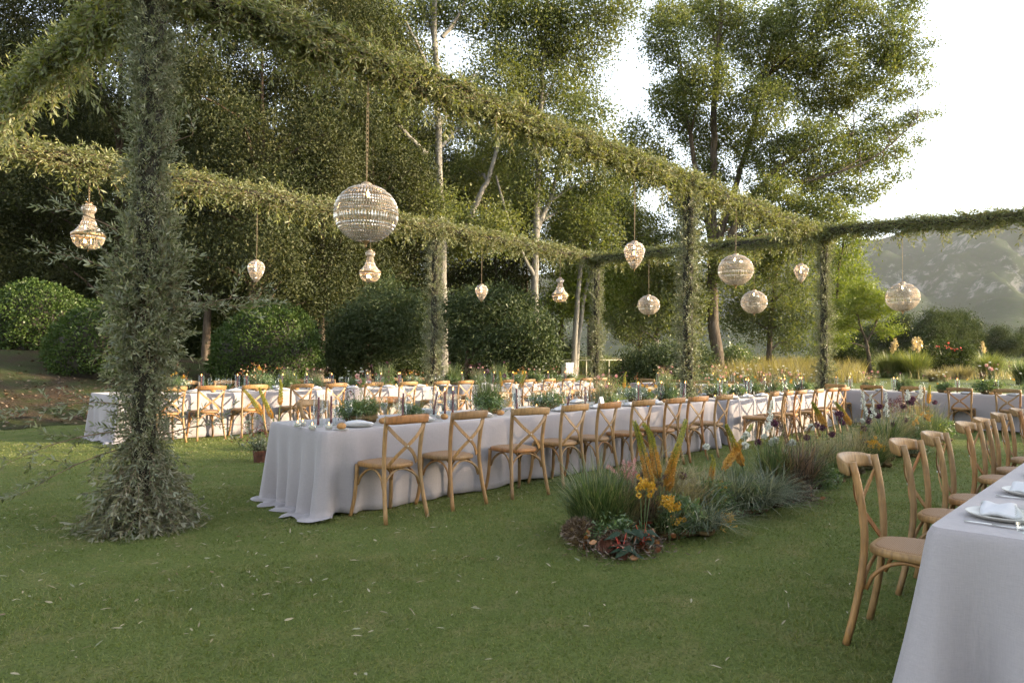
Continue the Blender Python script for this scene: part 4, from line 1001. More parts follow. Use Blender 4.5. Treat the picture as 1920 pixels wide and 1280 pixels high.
# ================================================================== TABLECLOTHS
def cloth(label, x0, x1, y0, y1, seed, puddle=(), slits=(), flare=1.0, skew=0.0):
    rg = np.random.default_rng(seed); rc = .05; zt = .725
    P, N, S, side = [], [], [], []
    corners = [(x0, y0), (x1, y0), (x1, y1), (x0, y1)]; dirs = [(1, 0), (0, 1), (-1, 0), (0, -1)]; nor = [(0, -1), (1, 0), (0, 1), (-1, 0)]
    s = 0.0; cs = []
    for k in range(4):
        a = np.array(corners[k], float); b = np.array(corners[(k+1) % 4], float); d = np.array(dirs[k], float); nn = np.array(nor[k], float)
        ln = np.linalg.norm(b-a)-2*rc; m = max(4, int(ln/.036))
        for t in np.linspace(0, ln, m, endpoint=False): P.append(a+d*(rc+t)); N.append(nn); S.append(s+t); side.append(k)
        s += ln; cc = b-d*rc-nn*rc; n2 = np.array(nor[(k+1) % 4], float)
        for t in np.linspace(0, pi/2, 9, endpoint=False):
            v = nn*math.cos(t)+n2*math.sin(t); P.append(cc+v*rc); N.append(v); S.append(s+t*rc); side.append(k if t < pi/4 else (k+1) % 4)
        cs.append(s+rc*pi/4); s += rc*pi/2
    P, N, S, side = np.array(P), np.array(N), np.array(S), np.array(side); tot = s
    fold = np.zeros_like(S)
    for q in range(9):
        lam = tot/round(tot/rg.uniform(.22, 1.1)); fold += rg.uniform(.004, .011)*np.sin(2*pi*S/lam+rg.uniform(0, 6))*(.6+.4*np.sin(2*pi*S/tot*rg.integers(2, 6)+rg.uniform(0, 6)))
    nf = int(tot/1.0)
    for q in range(nf):
        c = rg.uniform(0, tot); w = rg.uniform(.03, .09); ds = np.abs((S-c+tot/2) % tot-tot/2)
        fold += rg.uniform(.010, .026)*np.exp(-(ds/w)**2)
    ddc = np.full_like(S, 9.)
    for c in cs:
        ds = np.abs((S-c+tot/2) % tot-tot/2); ddc = np.minimum(ddc, ds)
        fold += flare*(.095*np.exp(-(ds/.065)**2)-.045*np.exp(-((ds-.15)/.05)**2)+.055*np.exp(-((ds-.29)/.06)**2)-.02*np.exp(-((ds-.42)/.06)**2)+.025*np.exp(-((ds-.55)/.08)**2))
    for sd in puddle:
        msk = np.convolve(np.concatenate([(side == sd)[-9:], side == sd, (side == sd)[:9]]).astype(float), np.ones(19)/19, 'valid')
        w_ = np.sin(S*6.1+2.4*np.sin(S*2.3)+1); fold += msk*(.017*w_*np.abs(w_)+.006*np.sin(S*14+3*np.sin(S*4)))
    for sp in slits:
        ds = S-sp; fold += np.where((ds > 0) & (ds < .6), .035*(1-ds/.6), 0)
    vs_ = [0, .008, .02, .05, .12, .22, .34, .46, .58, .70, .82, .92, 1.0]
    hem = .012+.018*np.clip(np.sin(S*2.3+rg.uniform(0, 6))+np.sin(S*5.1+1), 0, 2)
    rows = []
    for v in vs_:
        rnd = .018*(1-math.exp(-v/.03)); z = zt-(zt-hem)*v
        o = rnd+fold*v**1.15*(1 if v > .03 else 0)-.025*v*((side % 2) == 0)
        rows.append(np.stack([P[:, 0]+N[:, 0]*o, P[:, 1]+N[:, 1]*o, z], 1))
    if puddle:
        pm = np.zeros_like(S)
        for sd in puddle: pm = np.maximum(pm, (side == sd)*1.0)
        ker = np.ones(15)/15; pm = np.convolve(np.concatenate([pm[-7:], pm, pm[:7]]), ker, 'valid')
        wr = sum(rg.uniform(.5, 1)*np.sin(S*w+rg.uniform(0, 6)) for w in (6, 11, 23, 37))
        base = rows[-1]
        for q, (off, zz) in enumerate(((.035, .022), (.075, .034), (.12, .020), (.145, .008))):
            o = pm*off*(1+.17*wr*(q+1)/4)
            r = base.copy(); r[:, :2] += N*o[:, None]
            r[:, 2] = base[:, 2]*(1-pm)+pm*(zz+.010*np.clip(wr*np.sin(S*13+q*1.7), -1, 2.0))
            rows.append(r)
    n = len(P); V = np.concatenate(rows)
    V[:, 2] = np.maximum(V[:, 2], .006)
    def sk(A): A[:, 0] += skew*(A[:, 1]-y0)/(y1-y0)*np.clip(1-(A[:, 0]-x0)/3.0, 0, 1)
    sk(V); rows[0] = V[:n].copy()
    g = G(); i = np.arange(len(rows)-1)[:, None]*n; j = np.arange(n)[None]; j2 = (j+1) % n
    g.add(V, np.stack([i+j, i+n+j, i+n+j2, i+j2], -1).reshape(-1, 4)[:, ::-1])
    cxy = np.array([(x0+x1)/2, (y0+y1)/2]); inn = np.stack([P[:, 0]-N[:, 0]*.04, P[:, 1]-N[:, 1]*.04, np.full(n, zt)], 1); sk(inn)
    g.add(np.concatenate([rows[0], inn]), np.stack([np.arange(n), j2[0], n+j2[0], n+np.arange(n)], -1))
    g.add(inn, np.arange(n)[None])
    me = g.mesh('tablecloth', M['linen'])
    me.transform(Matrix.Translation((-cxy[0], -cxy[1], 0)))
    o = obj('tablecloth', me, None, (cxy[0], cxy[1], 0))
    return tag(o, label, 'tablecloth', 'linen cloths on the long tables')
MY0, MY1 = 5.17, 6.36
FY0, FY1 = 11.82, 13.05
HX0, HX1 = 17.15, 18.35
RY0, RY1 = -.62, .65
cloth('grey linen cloth trailing on the grass at the open end of the middle table', 3.42, 10.42, MY0, MY1-.06, 801, (3,), (1.75, 3.55, 5.35), 1.15, .17)
cloth('grey linen cloth on the second stretch of the middle table, past the post', 11.0, 16.35, MY0+.04, MY1+.02, 802, (), (1.8, 3.6), .8)
cloth('warm sunlit linen cloth on the far table beside the round bush', 4.22, 10.75, FY0, FY1, 803, (3,), (1.4, 3.2, 5.0), .9)
cloth('sunlit linen cloth on the second stretch of the far table', 11.45, 16.5, FY0, FY1, 804, (), (1.9, 3.5), .7)
cloth('shaded lavender-grey cloth on the cross table under the globe lamp', HX0, HX1, -4.2, 6.0, 805, (), (), .8)
cloth('shaded grey cloth on the cross table between the two corner posts', HX0, HX1, 6.75, 11.05, 806, (), (), .8)
cloth('smooth lavender-grey cloth on the cropped table with trailing corner', 3.10, 11.2, RY0, RY1+.02, 807, (3,), (), 1.7)

# ================================================================== CROSSBACK CHAIRS
def chair_meshes():
    m = {}
    def sm(P, n=14):
        P = np.asarray(P, float); t = np.linspace(0, 1, len(P)); tt = np.linspace(0, 1, n)
        Q = np.stack([np.interp(tt, t, P[:, i]) for i in range(3)], 1)
        for _ in range(2): Q[1:-1] = (Q[:-2]+2*Q[1:-1]+Q[2:])/4
        return Q
    for sx, nm in ((-1, 'postl'), (1, 'postr')):
        g = G(); g.tube(sm([[sx*.225, -.272, 0], [sx*.205, -.226, .2], [sx*.192, -.198, .42], [sx*.192, -.196, .55], [sx*.20, -.214, .72], [sx*.210, -.246, .862]], 16), np.linspace(.0175, .0185, 16), 8); m[nm] = g.mesh('back_post', M['wood'])
        g = G(); g.tube(sm([[sx*.185, .165, .44], [sx*.19, .17, .25], [sx*.203, .185, .1], [sx*.215, .21, 0]], 10), np.linspace(.018, .0155, 10), 8); m['leg'+nm[-1]] = g.mesh('leg', M['wood'])
    # top rail : bowed slab
    t = np.linspace(-1, 1, 15); sect = np.array([[-.013, -.034], [.013, -.034], [.016, -.015], [.016, .022], [.010, .038], [-.006, .040], [-.014, .024], [-.016, -.015]])
    V = []
    for q in t:
        c = np.array([.226*q, -.350+.085*q*q, .828+.012*(1-q*q)]); nn = np.array([.65*q*.5, 1.0, 0]); nn /= np.linalg.norm(nn)
        sc = 1-.18*abs(q)**6
        for a, b in sect: V.append(c+nn*a*sc*.8+np.array([0, -.18*b, b*sc]))
    g = G(); k = 8; n = 15; i = np.arange(n-1)[:, None]*k; j = np.arange(k)[None]; j2 = (j+1) % k
    g.add(V, np.stack([i+j, i+k+j, i+k+j2, i+j2], -1).reshape(-1, 4)); g.F.append(np.arange(8)[None]); g.M.append(np.array([0])); g.F.append(np.arange(8)[None, ::-1]+14*8); g.M.append(np.array([0]))
    m['rail'] = g.mesh('top_rail', M['wood'])
    for sx, nm in ((-1, 'strapa'), (1, 'strapb')):
        P = sm([[sx*.195, -.242, .78], [sx*.11, -.262, .69], [0, -.262+sx*.004, .61], [-sx*.09, -.242, .545], [-sx*.15, -.205, .462]], 12)
        d = np.gradient(P, axis=0); d /= np.linalg.norm(d, axis=1)[:, None]; s_ = np.cross(d, [0, 1, 0]); s_ /= np.linalg.norm(s_, axis=1)[:, None]; nn = np.cross(s_, d)
        V = np.stack([P+s_*.0145+nn*.0035, P-s_*.0145+nn*.0035, P-s_*.0145-nn*.0035, P+s_*.0145-nn*.0035], 1)
        g = G(); k = 4; n = 12; i = np.arange(n-1)[:, None]*k; j = np.arange(k)[None]; j2 = (j+1) % k
        g.add(V, np.stack([i+j, i+k+j, i+k+j2, i+j2], -1).reshape(-1, 4)); m[nm] = g.mesh('cross_strap', M['wood'], False)
    def outline(f, n=36):
        a = np.arange(n)*2*pi/n; e = .55
        x = np.sign(np.cos(a))*np.abs(np.cos(a))**e; y = np.sign(np.sin(a))*np.abs(np.sin(a))**e
        w = .198+.026*y
        return np.stack([x*w*f, y*.205*f], 1)
    def prism(fs, zs, mat, name):
        g = G(); n = 36; V = [np.concatenate([outline(f), np.full((n, 1), z)], 1) for f, z in zip(fs, zs)]
        i = np.arange(len(fs)-1)[:, None]*n; j = np.arange(n)[None]; j2 = (j+1) % n
        g.add(np.concatenate(V), np.stack([i+j, i+j2, i+n+j2, i+n+j], -1).reshape(-1, 4))
        g.F.append(np.arange(n)[None, ::-1]); g.M.append(np.array([0])); g.F.append(np.arange(n)[None]+(len(fs)-1)*n); g.M.append(np.array([0]))
        return g.mesh(name, mat)
    m['frame'] = prism([.96, 1.0, 1.0, .97, .90], [.425, .432, .455, .462, .463], M['wood'], 'seat_frame')
    m['seat'] = prism([.90, .89, .84, .60, .2], [.459, .465, .468, .469, .468], M['rattan'], 'seat')
    def arch(a, b, bow):
        a, b = np.asarray(a, float), np.asarray(b, float); t = np.linspace(0, 1, 15)
        z = .27+.145*np.sin(np.clip(t, 0, 1)*pi)**.55
        P = a+(b-a)*t[:, None]; P[:, 2] = z; P += np.outer(np.sin(t*pi), bow)
        g = G(); g.tube(P, .0095, 6); return g.mesh('brace', M['wood'])
    m['br0'] = arch([-.198, -.205, 0], [.198, -.205, 0], [0, .03, 0]); m['br1'] = arch([-.185, .150, 0], [.185, .150, 0], [0, -.03, 0])
    m['br2'] = arch([-.192, -.19, 0], [-.182, .155, 0], [.02, 0, 0]); m['br3'] = arch([.192, -.19, 0], [.182, .155, 0], [-.02, 0, 0])
    g = G(); g.tube([[0, -.272, .612], [0, -.250, .612]], .006, 8); m['bolt'] = g.mesh('bolt', M['steel'])
    return m
CH = chair_meshes()
CHP = [('back_post', 'postl'), ('back_post', 'postr'), ('leg', 'legl'), ('leg', 'legr'), ('top_rail', 'rail'), ('cross_strap', 'strapa'), ('cross_strap', 'strapb'), ('seat_frame', 'frame'), ('seat', 'seat'),
       ('brace', 'br0'), ('brace', 'br1'), ('brace', 'br2'), ('brace', 'br3'), ('bolt', 'bolt')]
crg = np.random.default_rng(900)
chair0 = empty('crossback_chair', (0, 0, 0))
for nm, k in CHP: obj(nm, CH[k], chair0)
used = [False]
def chair(x, y, rz, label, group):
    c = chair0 if not used[0] else copy_tree(chair0)
    used[0] = True
    c.location = (x, y, 0); c.rotation_euler = (0, 0, rz)
    return tag(c, label, 'chair', group)
NEAR = [3.90, 4.62, 5.46, 6.20, 6.82, 7.57, 8.31, 8.95, 9.70, 11.33, 11.93, 12.56, 13.36, 14.12, 14.82]
ROT = [.02, .05, -.20, .04, .10, .0, .05, -.04, .03, .42, .30, .12, .22, .05, .02]
for k, (x, r) in enumerate(zip(NEAR, ROT)):
    chair(x, MY0-.235-(.06 if k == 2 else 0)-.02*abs(r), r, 'oak crossback chair, %s from the open end, flower-bed side of the middle table' % ORD[k], 'chairs along the middle table')
MFAR = [4.47, 5.42, 6.52, 7.5, 8.3, 9.0, 9.75, 11.4, 12.2, 13.0, 13.8, 14.6]
for k, x in enumerate(MFAR):
    chair(x, MY1+.25, pi+crg.normal(0, .08)+(.25 if k == 0 else 0), 'oak crossback chair, %s from the open end, far side of the middle table' % ORD[k], 'chairs along the middle table')
FNEAR = [4.80, 5.44, 6.16, 7.05, 7.76, 8.60, 9.48, 10.36, 11.09, 12.40, 13.19, 13.96, 14.76, 15.52, 16.2]
for k, x in enumerate(FNEAR):
    chair(x, FY0-.235, crg.normal(0, .07)+(-.12 if k == 0 else 0), 'sunlit oak crossback chair, %s from the bush end, lawn side of the far table' % ORD[k], 'chairs along the far table')
FFAR = [5.3, 6.05, 6.73, 7.45, 8.33, 9.06, 10.02, 10.95, 11.73, 12.86, 13.7, 14.6, 15.5]
for k, x in enumerate(FFAR):
    chair(x, FY1+.25, pi+crg.normal(0, .08), 'oak crossback chair, %s from the bush end, shrub side of the far table' % ORD[k], 'chairs along the far table')
RIGHT = [3.90, 4.88, 5.58, 6.72, 7.36, 8.28, 9.3]
for k, x in enumerate(RIGHT):
    chair(x, RY1+.235+.015*(k % 2), pi+[.05, .02, .07, -.02, .05, .0, .0][k], 'oak crossback chair, %s from the trailing cloth corner of the cropped table' % ORD[k], 'chairs along the cropped table')
HEAD = [5.42, 4.68, 3.88, 3.06, 2.24, 1.45]
for k, y in enumerate(HEAD):
    chair(HX0-.235, y, -pi/2+crg.normal(0, .05), 'shaded oak crossback chair, %s from the end post, along the cross table' % ORD[k], 'chairs along the cross table')
for k, y in enumerate([10.2, 9.43, 8.65, 7.9, 7.12]):
    chair(HX0-.235, y, -pi/2+crg.normal(0, .05), 'oak crossback chair, %s from the far corner, cross table between the posts' % ORD[k], 'chairs along the cross table')
# ================================================================== PLACE SETTINGS
TZ = .7265
plate_m = small('plate', lambda g: g.lathe([(.0, .004), (.085, .004), (.095, .002), (.090, .0), (.10, .0), (.125, .010), (.137, .018), (.1385, .021), (.136, .022), (.12, .0145), (.10, .009), (.0, .008)], 36), M['porcelain'])
def napkin_mesh(seed):
    rg = np.random.default_rng(seed); nx, ny = 15, 9
    x = np.linspace(-.115, .115, nx); y = np.linspace(-.062, .062, ny); X, Y = np.meshgrid(x, y, indexing='ij')
    Z = .022+.010*np.sin(X*28+rg.uniform(0, 6))*np.cos(Y*20)+.008*np.sin(Y*55+X*22)+.012*np.exp(-((X-.04)/.05)**2)-.012*(np.abs(X)/.115)**3
    Xw = X+.006*np.sin(Y*60); Yw = Y*(1+.12*np.sin(X*24+rg.uniform(0, 6)))
    g = G()
    top = np.stack([Xw, Yw, Z+.012], -1).reshape(-1, 3); bot = np.stack([Xw*.97, Yw*.95, Z*.3+.010], -1).reshape(-1, 3)
    i = np.arange(nx-1)[:, None]*ny; j = np.arange(ny-1)[None]; F = np.stack([i+j, i+ny+j, i+ny+j+1, i+j+1], -1).reshape(-1, 4)
    g.add(np.concatenate([top, bot]), np.concatenate([F, F[:, ::-1]+nx*ny]))
    rim = np.concatenate([np.arange(nx)*ny, (nx-1)*ny+np.arange(1, ny), np.arange(nx-2, -1, -1)*ny+ny-1, np.arange(ny-2, 0, -1)])
    r2 = np.roll(rim, -1); g.F.append(np.stack([rim, rim+nx*ny, r2+nx*ny, r2], -1)); g.M.append(np.zeros(len(rim), int))
    return g.mesh('napkin', M['napkin'])
napkins = [napkin_mesh(s) for s in (1, 2, 3)]
wine_m = small('wine_glass', lambda g: g.lathe([(.0, .004), (.034, .001), (.036, .003), (.012, .008), (.005, .016), (.004, .06), (.0045, .095), (.012, .102), (.030, .118), (.041, .145), (.042, .168), (.036, .205), (.033, .226), (.0315, .226), (.0345, .205), (.040, .168), (.039, .146), (.028, .12), (.0, .106)], 18), M['glass'])
tumb_m = small('tumbler', lambda g: g.lathe([(.0, .0), (.034, .0), (.037, .004), (.041, .03), (.043, .092), (.041, .092), (.038, .03), (.034, .016), (.0, .014)], 16), M['glass'], False)
def fork(g):
    g.tube([[0, -.09, .006], [0, -.02, .004], [0, .03, .006]], [.005, .003, .004], 6, flat=.4)
    g.box((0, .045, .007), (.02, .03, .002))
    for q in (-.0085, -.003, .003, .0085): g.box((q, .08, .009), (.003, .045, .002))
def knife(g):
    g.tube([[0, -.10, .006], [0, -.01, .005]], [.006, .005], 6, flat=.5); g.box((.002, .06, .005), (.016, .14, .002))
fork_m = small('fork', fork, M['steel']); knife_m = small('knife', knife, M['steel'])
srg = np.random.default_rng(950)
def setting(ex, ey, rz, where, grp, cut=True, glasses=2, tumb=True):
    fw = np.array([-math.sin(rz), math.cos(rz)]); rt = np.array([math.cos(rz), math.sin(rz)]); e = np.array([ex, ey])
    def put(name, me, f, r, label, cat, a=0, z=TZ):
        p = e+fw*f+rt*r
        return tag(obj(name, me, None, (p[0], p[1], z), rz+a), label+' '+where, cat, grp+' '+cat)
    j = srg.normal(0, .012, 8)
    pf, pr = .185+j[0], j[1]
    put('plate', plate_m, pf, pr, 'stoneware plate', 'plate')
    put('napkin', napkins[srg.integers(0, 3)], pf-.02, pr, 'white napkin', 'napkin', srg.normal(0, .25), TZ+.009)
    if cut:
        put('fork', fork_m, .17+j[2], -.19+j[3], 'steel fork', 'fork', srg.normal(0, .05)); put('knife', knife_m, .17+j[3], .185+j[4], 'steel knife', 'knife', srg.normal(0, .05))
    if tumb: put('tumbler', tumb_m, .37+j[5], .13+j[6], 'cut glass tumbler', 'tumbler', srg.uniform(0, 3))
    for q in range(glasses):
        put('wine_glass', wine_m, .40+.07*q+srg.normal(0, .012), .03-.105*q+srg.normal(0, .012), ('inner', 'outer', 'third')[q]+' wine glass', 'wine glass')
for k, x in enumerate(NEAR): setting(x+.02, MY0, 0, 'at %s seat from the open end, flower-bed side, middle table' % ORD[k], 'middle table', True, 3 if k < 10 else 2)
for k, x in enumerate(MFAR): setting(x, MY1, pi, 'at %s seat from the open end, far side, middle table' % ORD[k], 'middle table', False, 2, k < 8)
for k, x in enumerate(FNEAR): setting(x, FY0, 0, 'at %s seat from the bush end, lawn side, far table' % ORD[k], 'far table', False, 2, k % 2 == 0)
for k, x in enumerate(FFAR): setting(x, FY1, pi, 'at %s seat from the bush end, shrub side, far table' % ORD[k], 'far table', False, 2, False)
for k, x in enumerate([3.48, 4.2, 4.95, 5.7, 6.5]): setting(x, RY1, pi, 'at %s place from the corner of the cropped table' % ORD[k], 'cropped table', k < 3, 0 if k < 2 else 1, False)
tag(obj('tumbler', tumb_m, None, (3.24, .38, TZ)), 'large cut glass tumbler at the corner place of the cropped table', 'tumbler', 'cropped table tumbler')
bpy.data.objects['tumbler'].name = 'tumbler'
for k, y in enumerate(HEAD): setting(HX0, y, -pi/2, 'at %s seat from the end post, cross table' % ORD[k], 'cross table', False, 2)
for k, y in enumerate([10.2, 9.43, 8.65, 7.9, 7.12]): setting(HX0, y, -pi/2, 'at %s seat from the far corner, cross table' % ORD[k], 'cross table', False, 2, False)

# ------------------------------------------------------------------ candles, bread, small things
flame_m = small('flame', lambda g: g.lathe([(.0, -.004), (.005, .002), (.0065, .009), (.004, .02), (.0, .034)], 8), M['flame'])
chim_m = small('glass_chimney', lambda g: g.lathe([(.0, .0), (.044, .0), (.045, .004), (.045, .285), (.043, .285), (.043, .006), (.0, .006)], 20), M['glass'])
hold_m = small('holder', lambda g: g.lathe([(.0, .007), (.026, .007), (.027, .012), (.014, .016), (.0145, .032), (.0, .032)], 12), M['glass'])
def wax_mesh(seed):
    rg = np.random.default_rng(seed); h = .245; lx, ly = rg.normal(0, .012, 2); t = np.linspace(0, 1, 8)
    g = G(); g.tube(np.stack([lx*t**1.5, ly*t**1.5, .016+h*t], 1), np.linspace(.0115, .0085, 8), 8)
    w = G(); w.tube([[lx, ly, .016+h], [lx, ly, .027+h]], .0015, 4)
    return g.mesh('wax', M['wax']), w.mesh('wick', M['pole']), (lx, ly, .031+h)
waxes = [wax_mesh(s) for s in range(5)]
def taper(x, y, where, k):
    w = waxes[k % 5]
    c = tag(empty('taper_candle', (x, y, TZ)), 'lit burgundy taper candle, %s %s' % (ORD[k], where), 'candle', 'taper candles')
    obj('wax', w[0], c); obj('wick', w[1], c); obj('flame', flame_m, c, w[2]); obj('holder', hold_m, c)
    tag(obj('glass_chimney', chim_m, None, (x, y, TZ)), 'clear glass cylinder around a taper, %s %s' % (ORD[k], where), 'glass cylinder', 'candle cylinders')
mc = [(3.62, 5.55), (3.80, 5.62), (4.66, 5.66), (5.20, 5.80), (5.27, 5.70), (5.42, 5.74), (6.42, 5.70), (6.62, 5.9), (7.5, 5.78), (7.72, 5.66), (8.6, 5.9), (8.95, 5.62), (9.7, 5.7), (10.1, 5.55), (11.45, 5.60), (11.95, 5.75), (12.6, 5.6), (12.9, 5.8), (13.45, 5.7), (14.3, 5.62), (14.45, 5.75), (15.3, 5.65), (15.55, 5.8)]
for k, (x, y) in enumerate(mc): taper(x, y, 'along the middle table from the open end', k)
fc = [(5.72, 12.35), (6.35, 12.3), (6.6, 12.45), (7.2, 12.3), (7.55, 12.4), (7.75, 12.3), (8.35, 12.35), (9.25, 12.4), (9.45, 12.25), (10.05, 12.35), (10.2, 12.5), (11.9, 12.3), (12.75, 12.4), (12.95, 12.3), (13.75, 12.35), (14.3, 12.4), (15.1, 12.3), (15.9, 12.35)]
for k, (x, y) in enumerate(fc): taper(x, y, 'along the far table from the bush end', k)
hc = [(17.7+.05*(q % 3), yy) for q, yy in enumerate((5.75, 5.45, 4.55, 4.48, 3.3, 2.85, 2.6, 1.9, 1.7, 10.5, 9.7, 8.9, 8.3, 7.5, 7.0))]
for k, (x, y) in enumerate(hc[:9]): taper(x, y, 'along the cross table from the end post', k)
for k, (x, y) in enumerate(hc[9:]): taper(x, y, 'on the cross table from the far corner', k)
vg_m = small('glass', lambda g: g.lathe([(.0, .0), (.030, .0), (.032, .005), (.034, .062), (.032, .062), (.030, .006), (.0, .006)], 16), M['glass'])
vw_m = small('wax', lambda g: g.lathe([(.0, .007), (.0285, .007), (.0295, .040), (.010, .039), (.0, .039)], 16), M['waxw'])
def votive(x, y, label):
    c = tag(empty('votive_candle', (x, y, TZ)), label, 'candle', 'votive candles')
    obj('glass', vg_m, c); obj('wax', vw_m, c); f = obj('flame', flame_m, c, (0, 0, .044)); f.scale = (.7, .7, .6)
for k, (x, y) in enumerate([(3.46, 5.62), (3.56, 5.70), (3.44, 5.36), (3.55, 5.28)]): votive(x, y, 'white votive candle in glass, %s of four on the open end of middle table' % ORD[k])
vx = [5.05, 6.3, 6.85, 7.9, 8.5, 9.2, 11.2, 12.1, 12.85, 13.7, 14.6]
for k, x in enumerate(vx): votive(x, 5.56+.1*(k % 3), 'white votive candle, %s of those between the middle table flowers' % ORD[k])
for k, x in enumerate([6.0, 6.5, 7.9, 8.8, 9.9, 11.7, 12.6, 13.5, 14.5, 15.6]): votive(x, 12.15+.1*(k % 3), 'white votive candle, %s along the far table from the bush end' % ORD[k])
def bread_mesh(seed):
    rg = np.random.default_rng(seed); g = G(); g.ball((0, 0, .026), (.047, .038, .03), 12, 8, noise=.05, rg=rg); return g.mesh('bread_roll', M['bread'])
breads = [bread_mesh(s) for s in (1, 2)]
side_m = small('side_plate', lambda g: g.lathe([(.0, .0), (.05, .0), (.062, .008), (.06, .010), (.048, .004), (.0, .004)], 20), M['porcelain'])
tag(obj('side_plate', side_m, None, (3.62, 5.20, TZ)), 'little side plate under the bread roll at the open end of middle table', 'plate')
tag(obj('bread_roll', breads[0], None, (3.62, 5.20, TZ+.004), .4), 'crusty bread roll beside the votives at the open end of middle table', 'bread')
for k, x in enumerate([4.25, 5.02, 5.85, 6.5, 7.2, 7.95, 8.62, 9.35, 11.65, 12.25, 13.0, 13.75]):
    tag(obj('bread_roll', breads[k % 2], None, (x, MY0+.27, TZ), k*1.1), 'round bread roll, %s between the plates, flower-bed side of middle table' % ORD[k], 'bread', 'bread rolls on the middle table')
for k, x in enumerate([5.8, 6.6, 7.4, 8.15, 9.05, 9.9, 10.6, 12.8, 13.55, 14.3, 15.1]):
    tag(obj('bread_roll', breads[k % 2], None, (x, FY0+.26, TZ), k*1.3), 'round bread roll, %s between the plates, lawn side of far table' % ORD[k], 'bread', 'bread rolls on the far table')
for k, y in enumerate([4.3, 3.45, 2.65]):
    tag(obj('bread_roll', breads[k % 2], None, (HX0+.3, y, TZ), k), 'round bread roll, %s on the cross table from the end post' % ORD[k], 'bread', 'bread rolls on the cross table')
def card(x, y, rz, label):
    g = G(); g.box((0, .018, .07), (.10, .002, .145), rot=[[1, 0, 0], [0, .97, -.24], [0, .24, .97]]); g.box((0, -.018, .07), (.10, .002, .145), rot=[[1, 0, 0], [0, .97, .24], [0, -.24, .97]])
    rg = np.random.default_rng(7)
    tag(obj('menu_card', g.mesh('menu_card', M['paper'], False), None, (x, y, TZ), rz), label, 'card', 'menu cards')
card(9.0, 12.05, .35, 'white folded menu card standing on the far table below the big globe')
card(7.78, 5.45, .2, 'white folded menu card standing on the middle table among the glasses')
g = G(); g.tube([[0, 0, .012], [.11, .01, .012]], .011, 10); c = tag(empty('party_popper', (8.42, 5.22, TZ), -.3), 'small red and blue paper popper lying on the middle tablecloth', 'party popper')
obj('red_tube', g.mesh('red_tube', M['redplastic']), c)
g = G(); g.tube([[.03, -.05, .012], [.10, -.035, .012]], .012, 10); obj('blue_tube', g.mesh('blue_tube', M['blueplastic']), c)
for k, (x, y) in enumerate([(5.52, 12.7), (5.62, 12.74)]):
    g = G(); g.lathe([(.0, 0), (.033, 0), (.035, .01), (.035, .15), (.015, .20), (.013, .26), (.0, .26)], 14)
    tag(obj('bottle', g.mesh('bottle', M['bottle']), None, (x, y, TZ)), 'brown glass bottle on the far table beside the near post, %s of two' % ORD[k], 'bottle', 'bottles on the far table')

# ================================================================== FLOWERS
def petal_head(g, c, r, rg, n=10, mi=0, up=.5):
    a = np.arange(n)*2*pi/n+rg.uniform(0, 1); D = np.stack([np.cos(a), np.sin(a), 0*a+up], 1)+rg.normal(0, .15, (n, 3))
    g.leaves(np.tile(c, (n, 1)), D, r*rg.uniform(.8, 1.1, n), r*.62, rg, mi, N=np.tile([0, 0, 1.0], (n, 1))+rg.normal(0, .1, (n, 3)))
def puff(g, c, r, rg, n=70, mi=0, w=.35):
    u = rg.normal(size=(n, 3)); u /= np.linalg.norm(u, axis=1)[:, None]
    g.leaves(np.asarray(c)+u*r*.35, u, r*.68, r*w, rg, mi)
def curve(a, b, c, n=9):
    t = np.linspace(0, 1, n)[:, None]; a, b, c = map(lambda v: np.asarray(v, float), (a, b, c)); return a*(1-t)**2+2*b*t*(1-t)+c*t*t

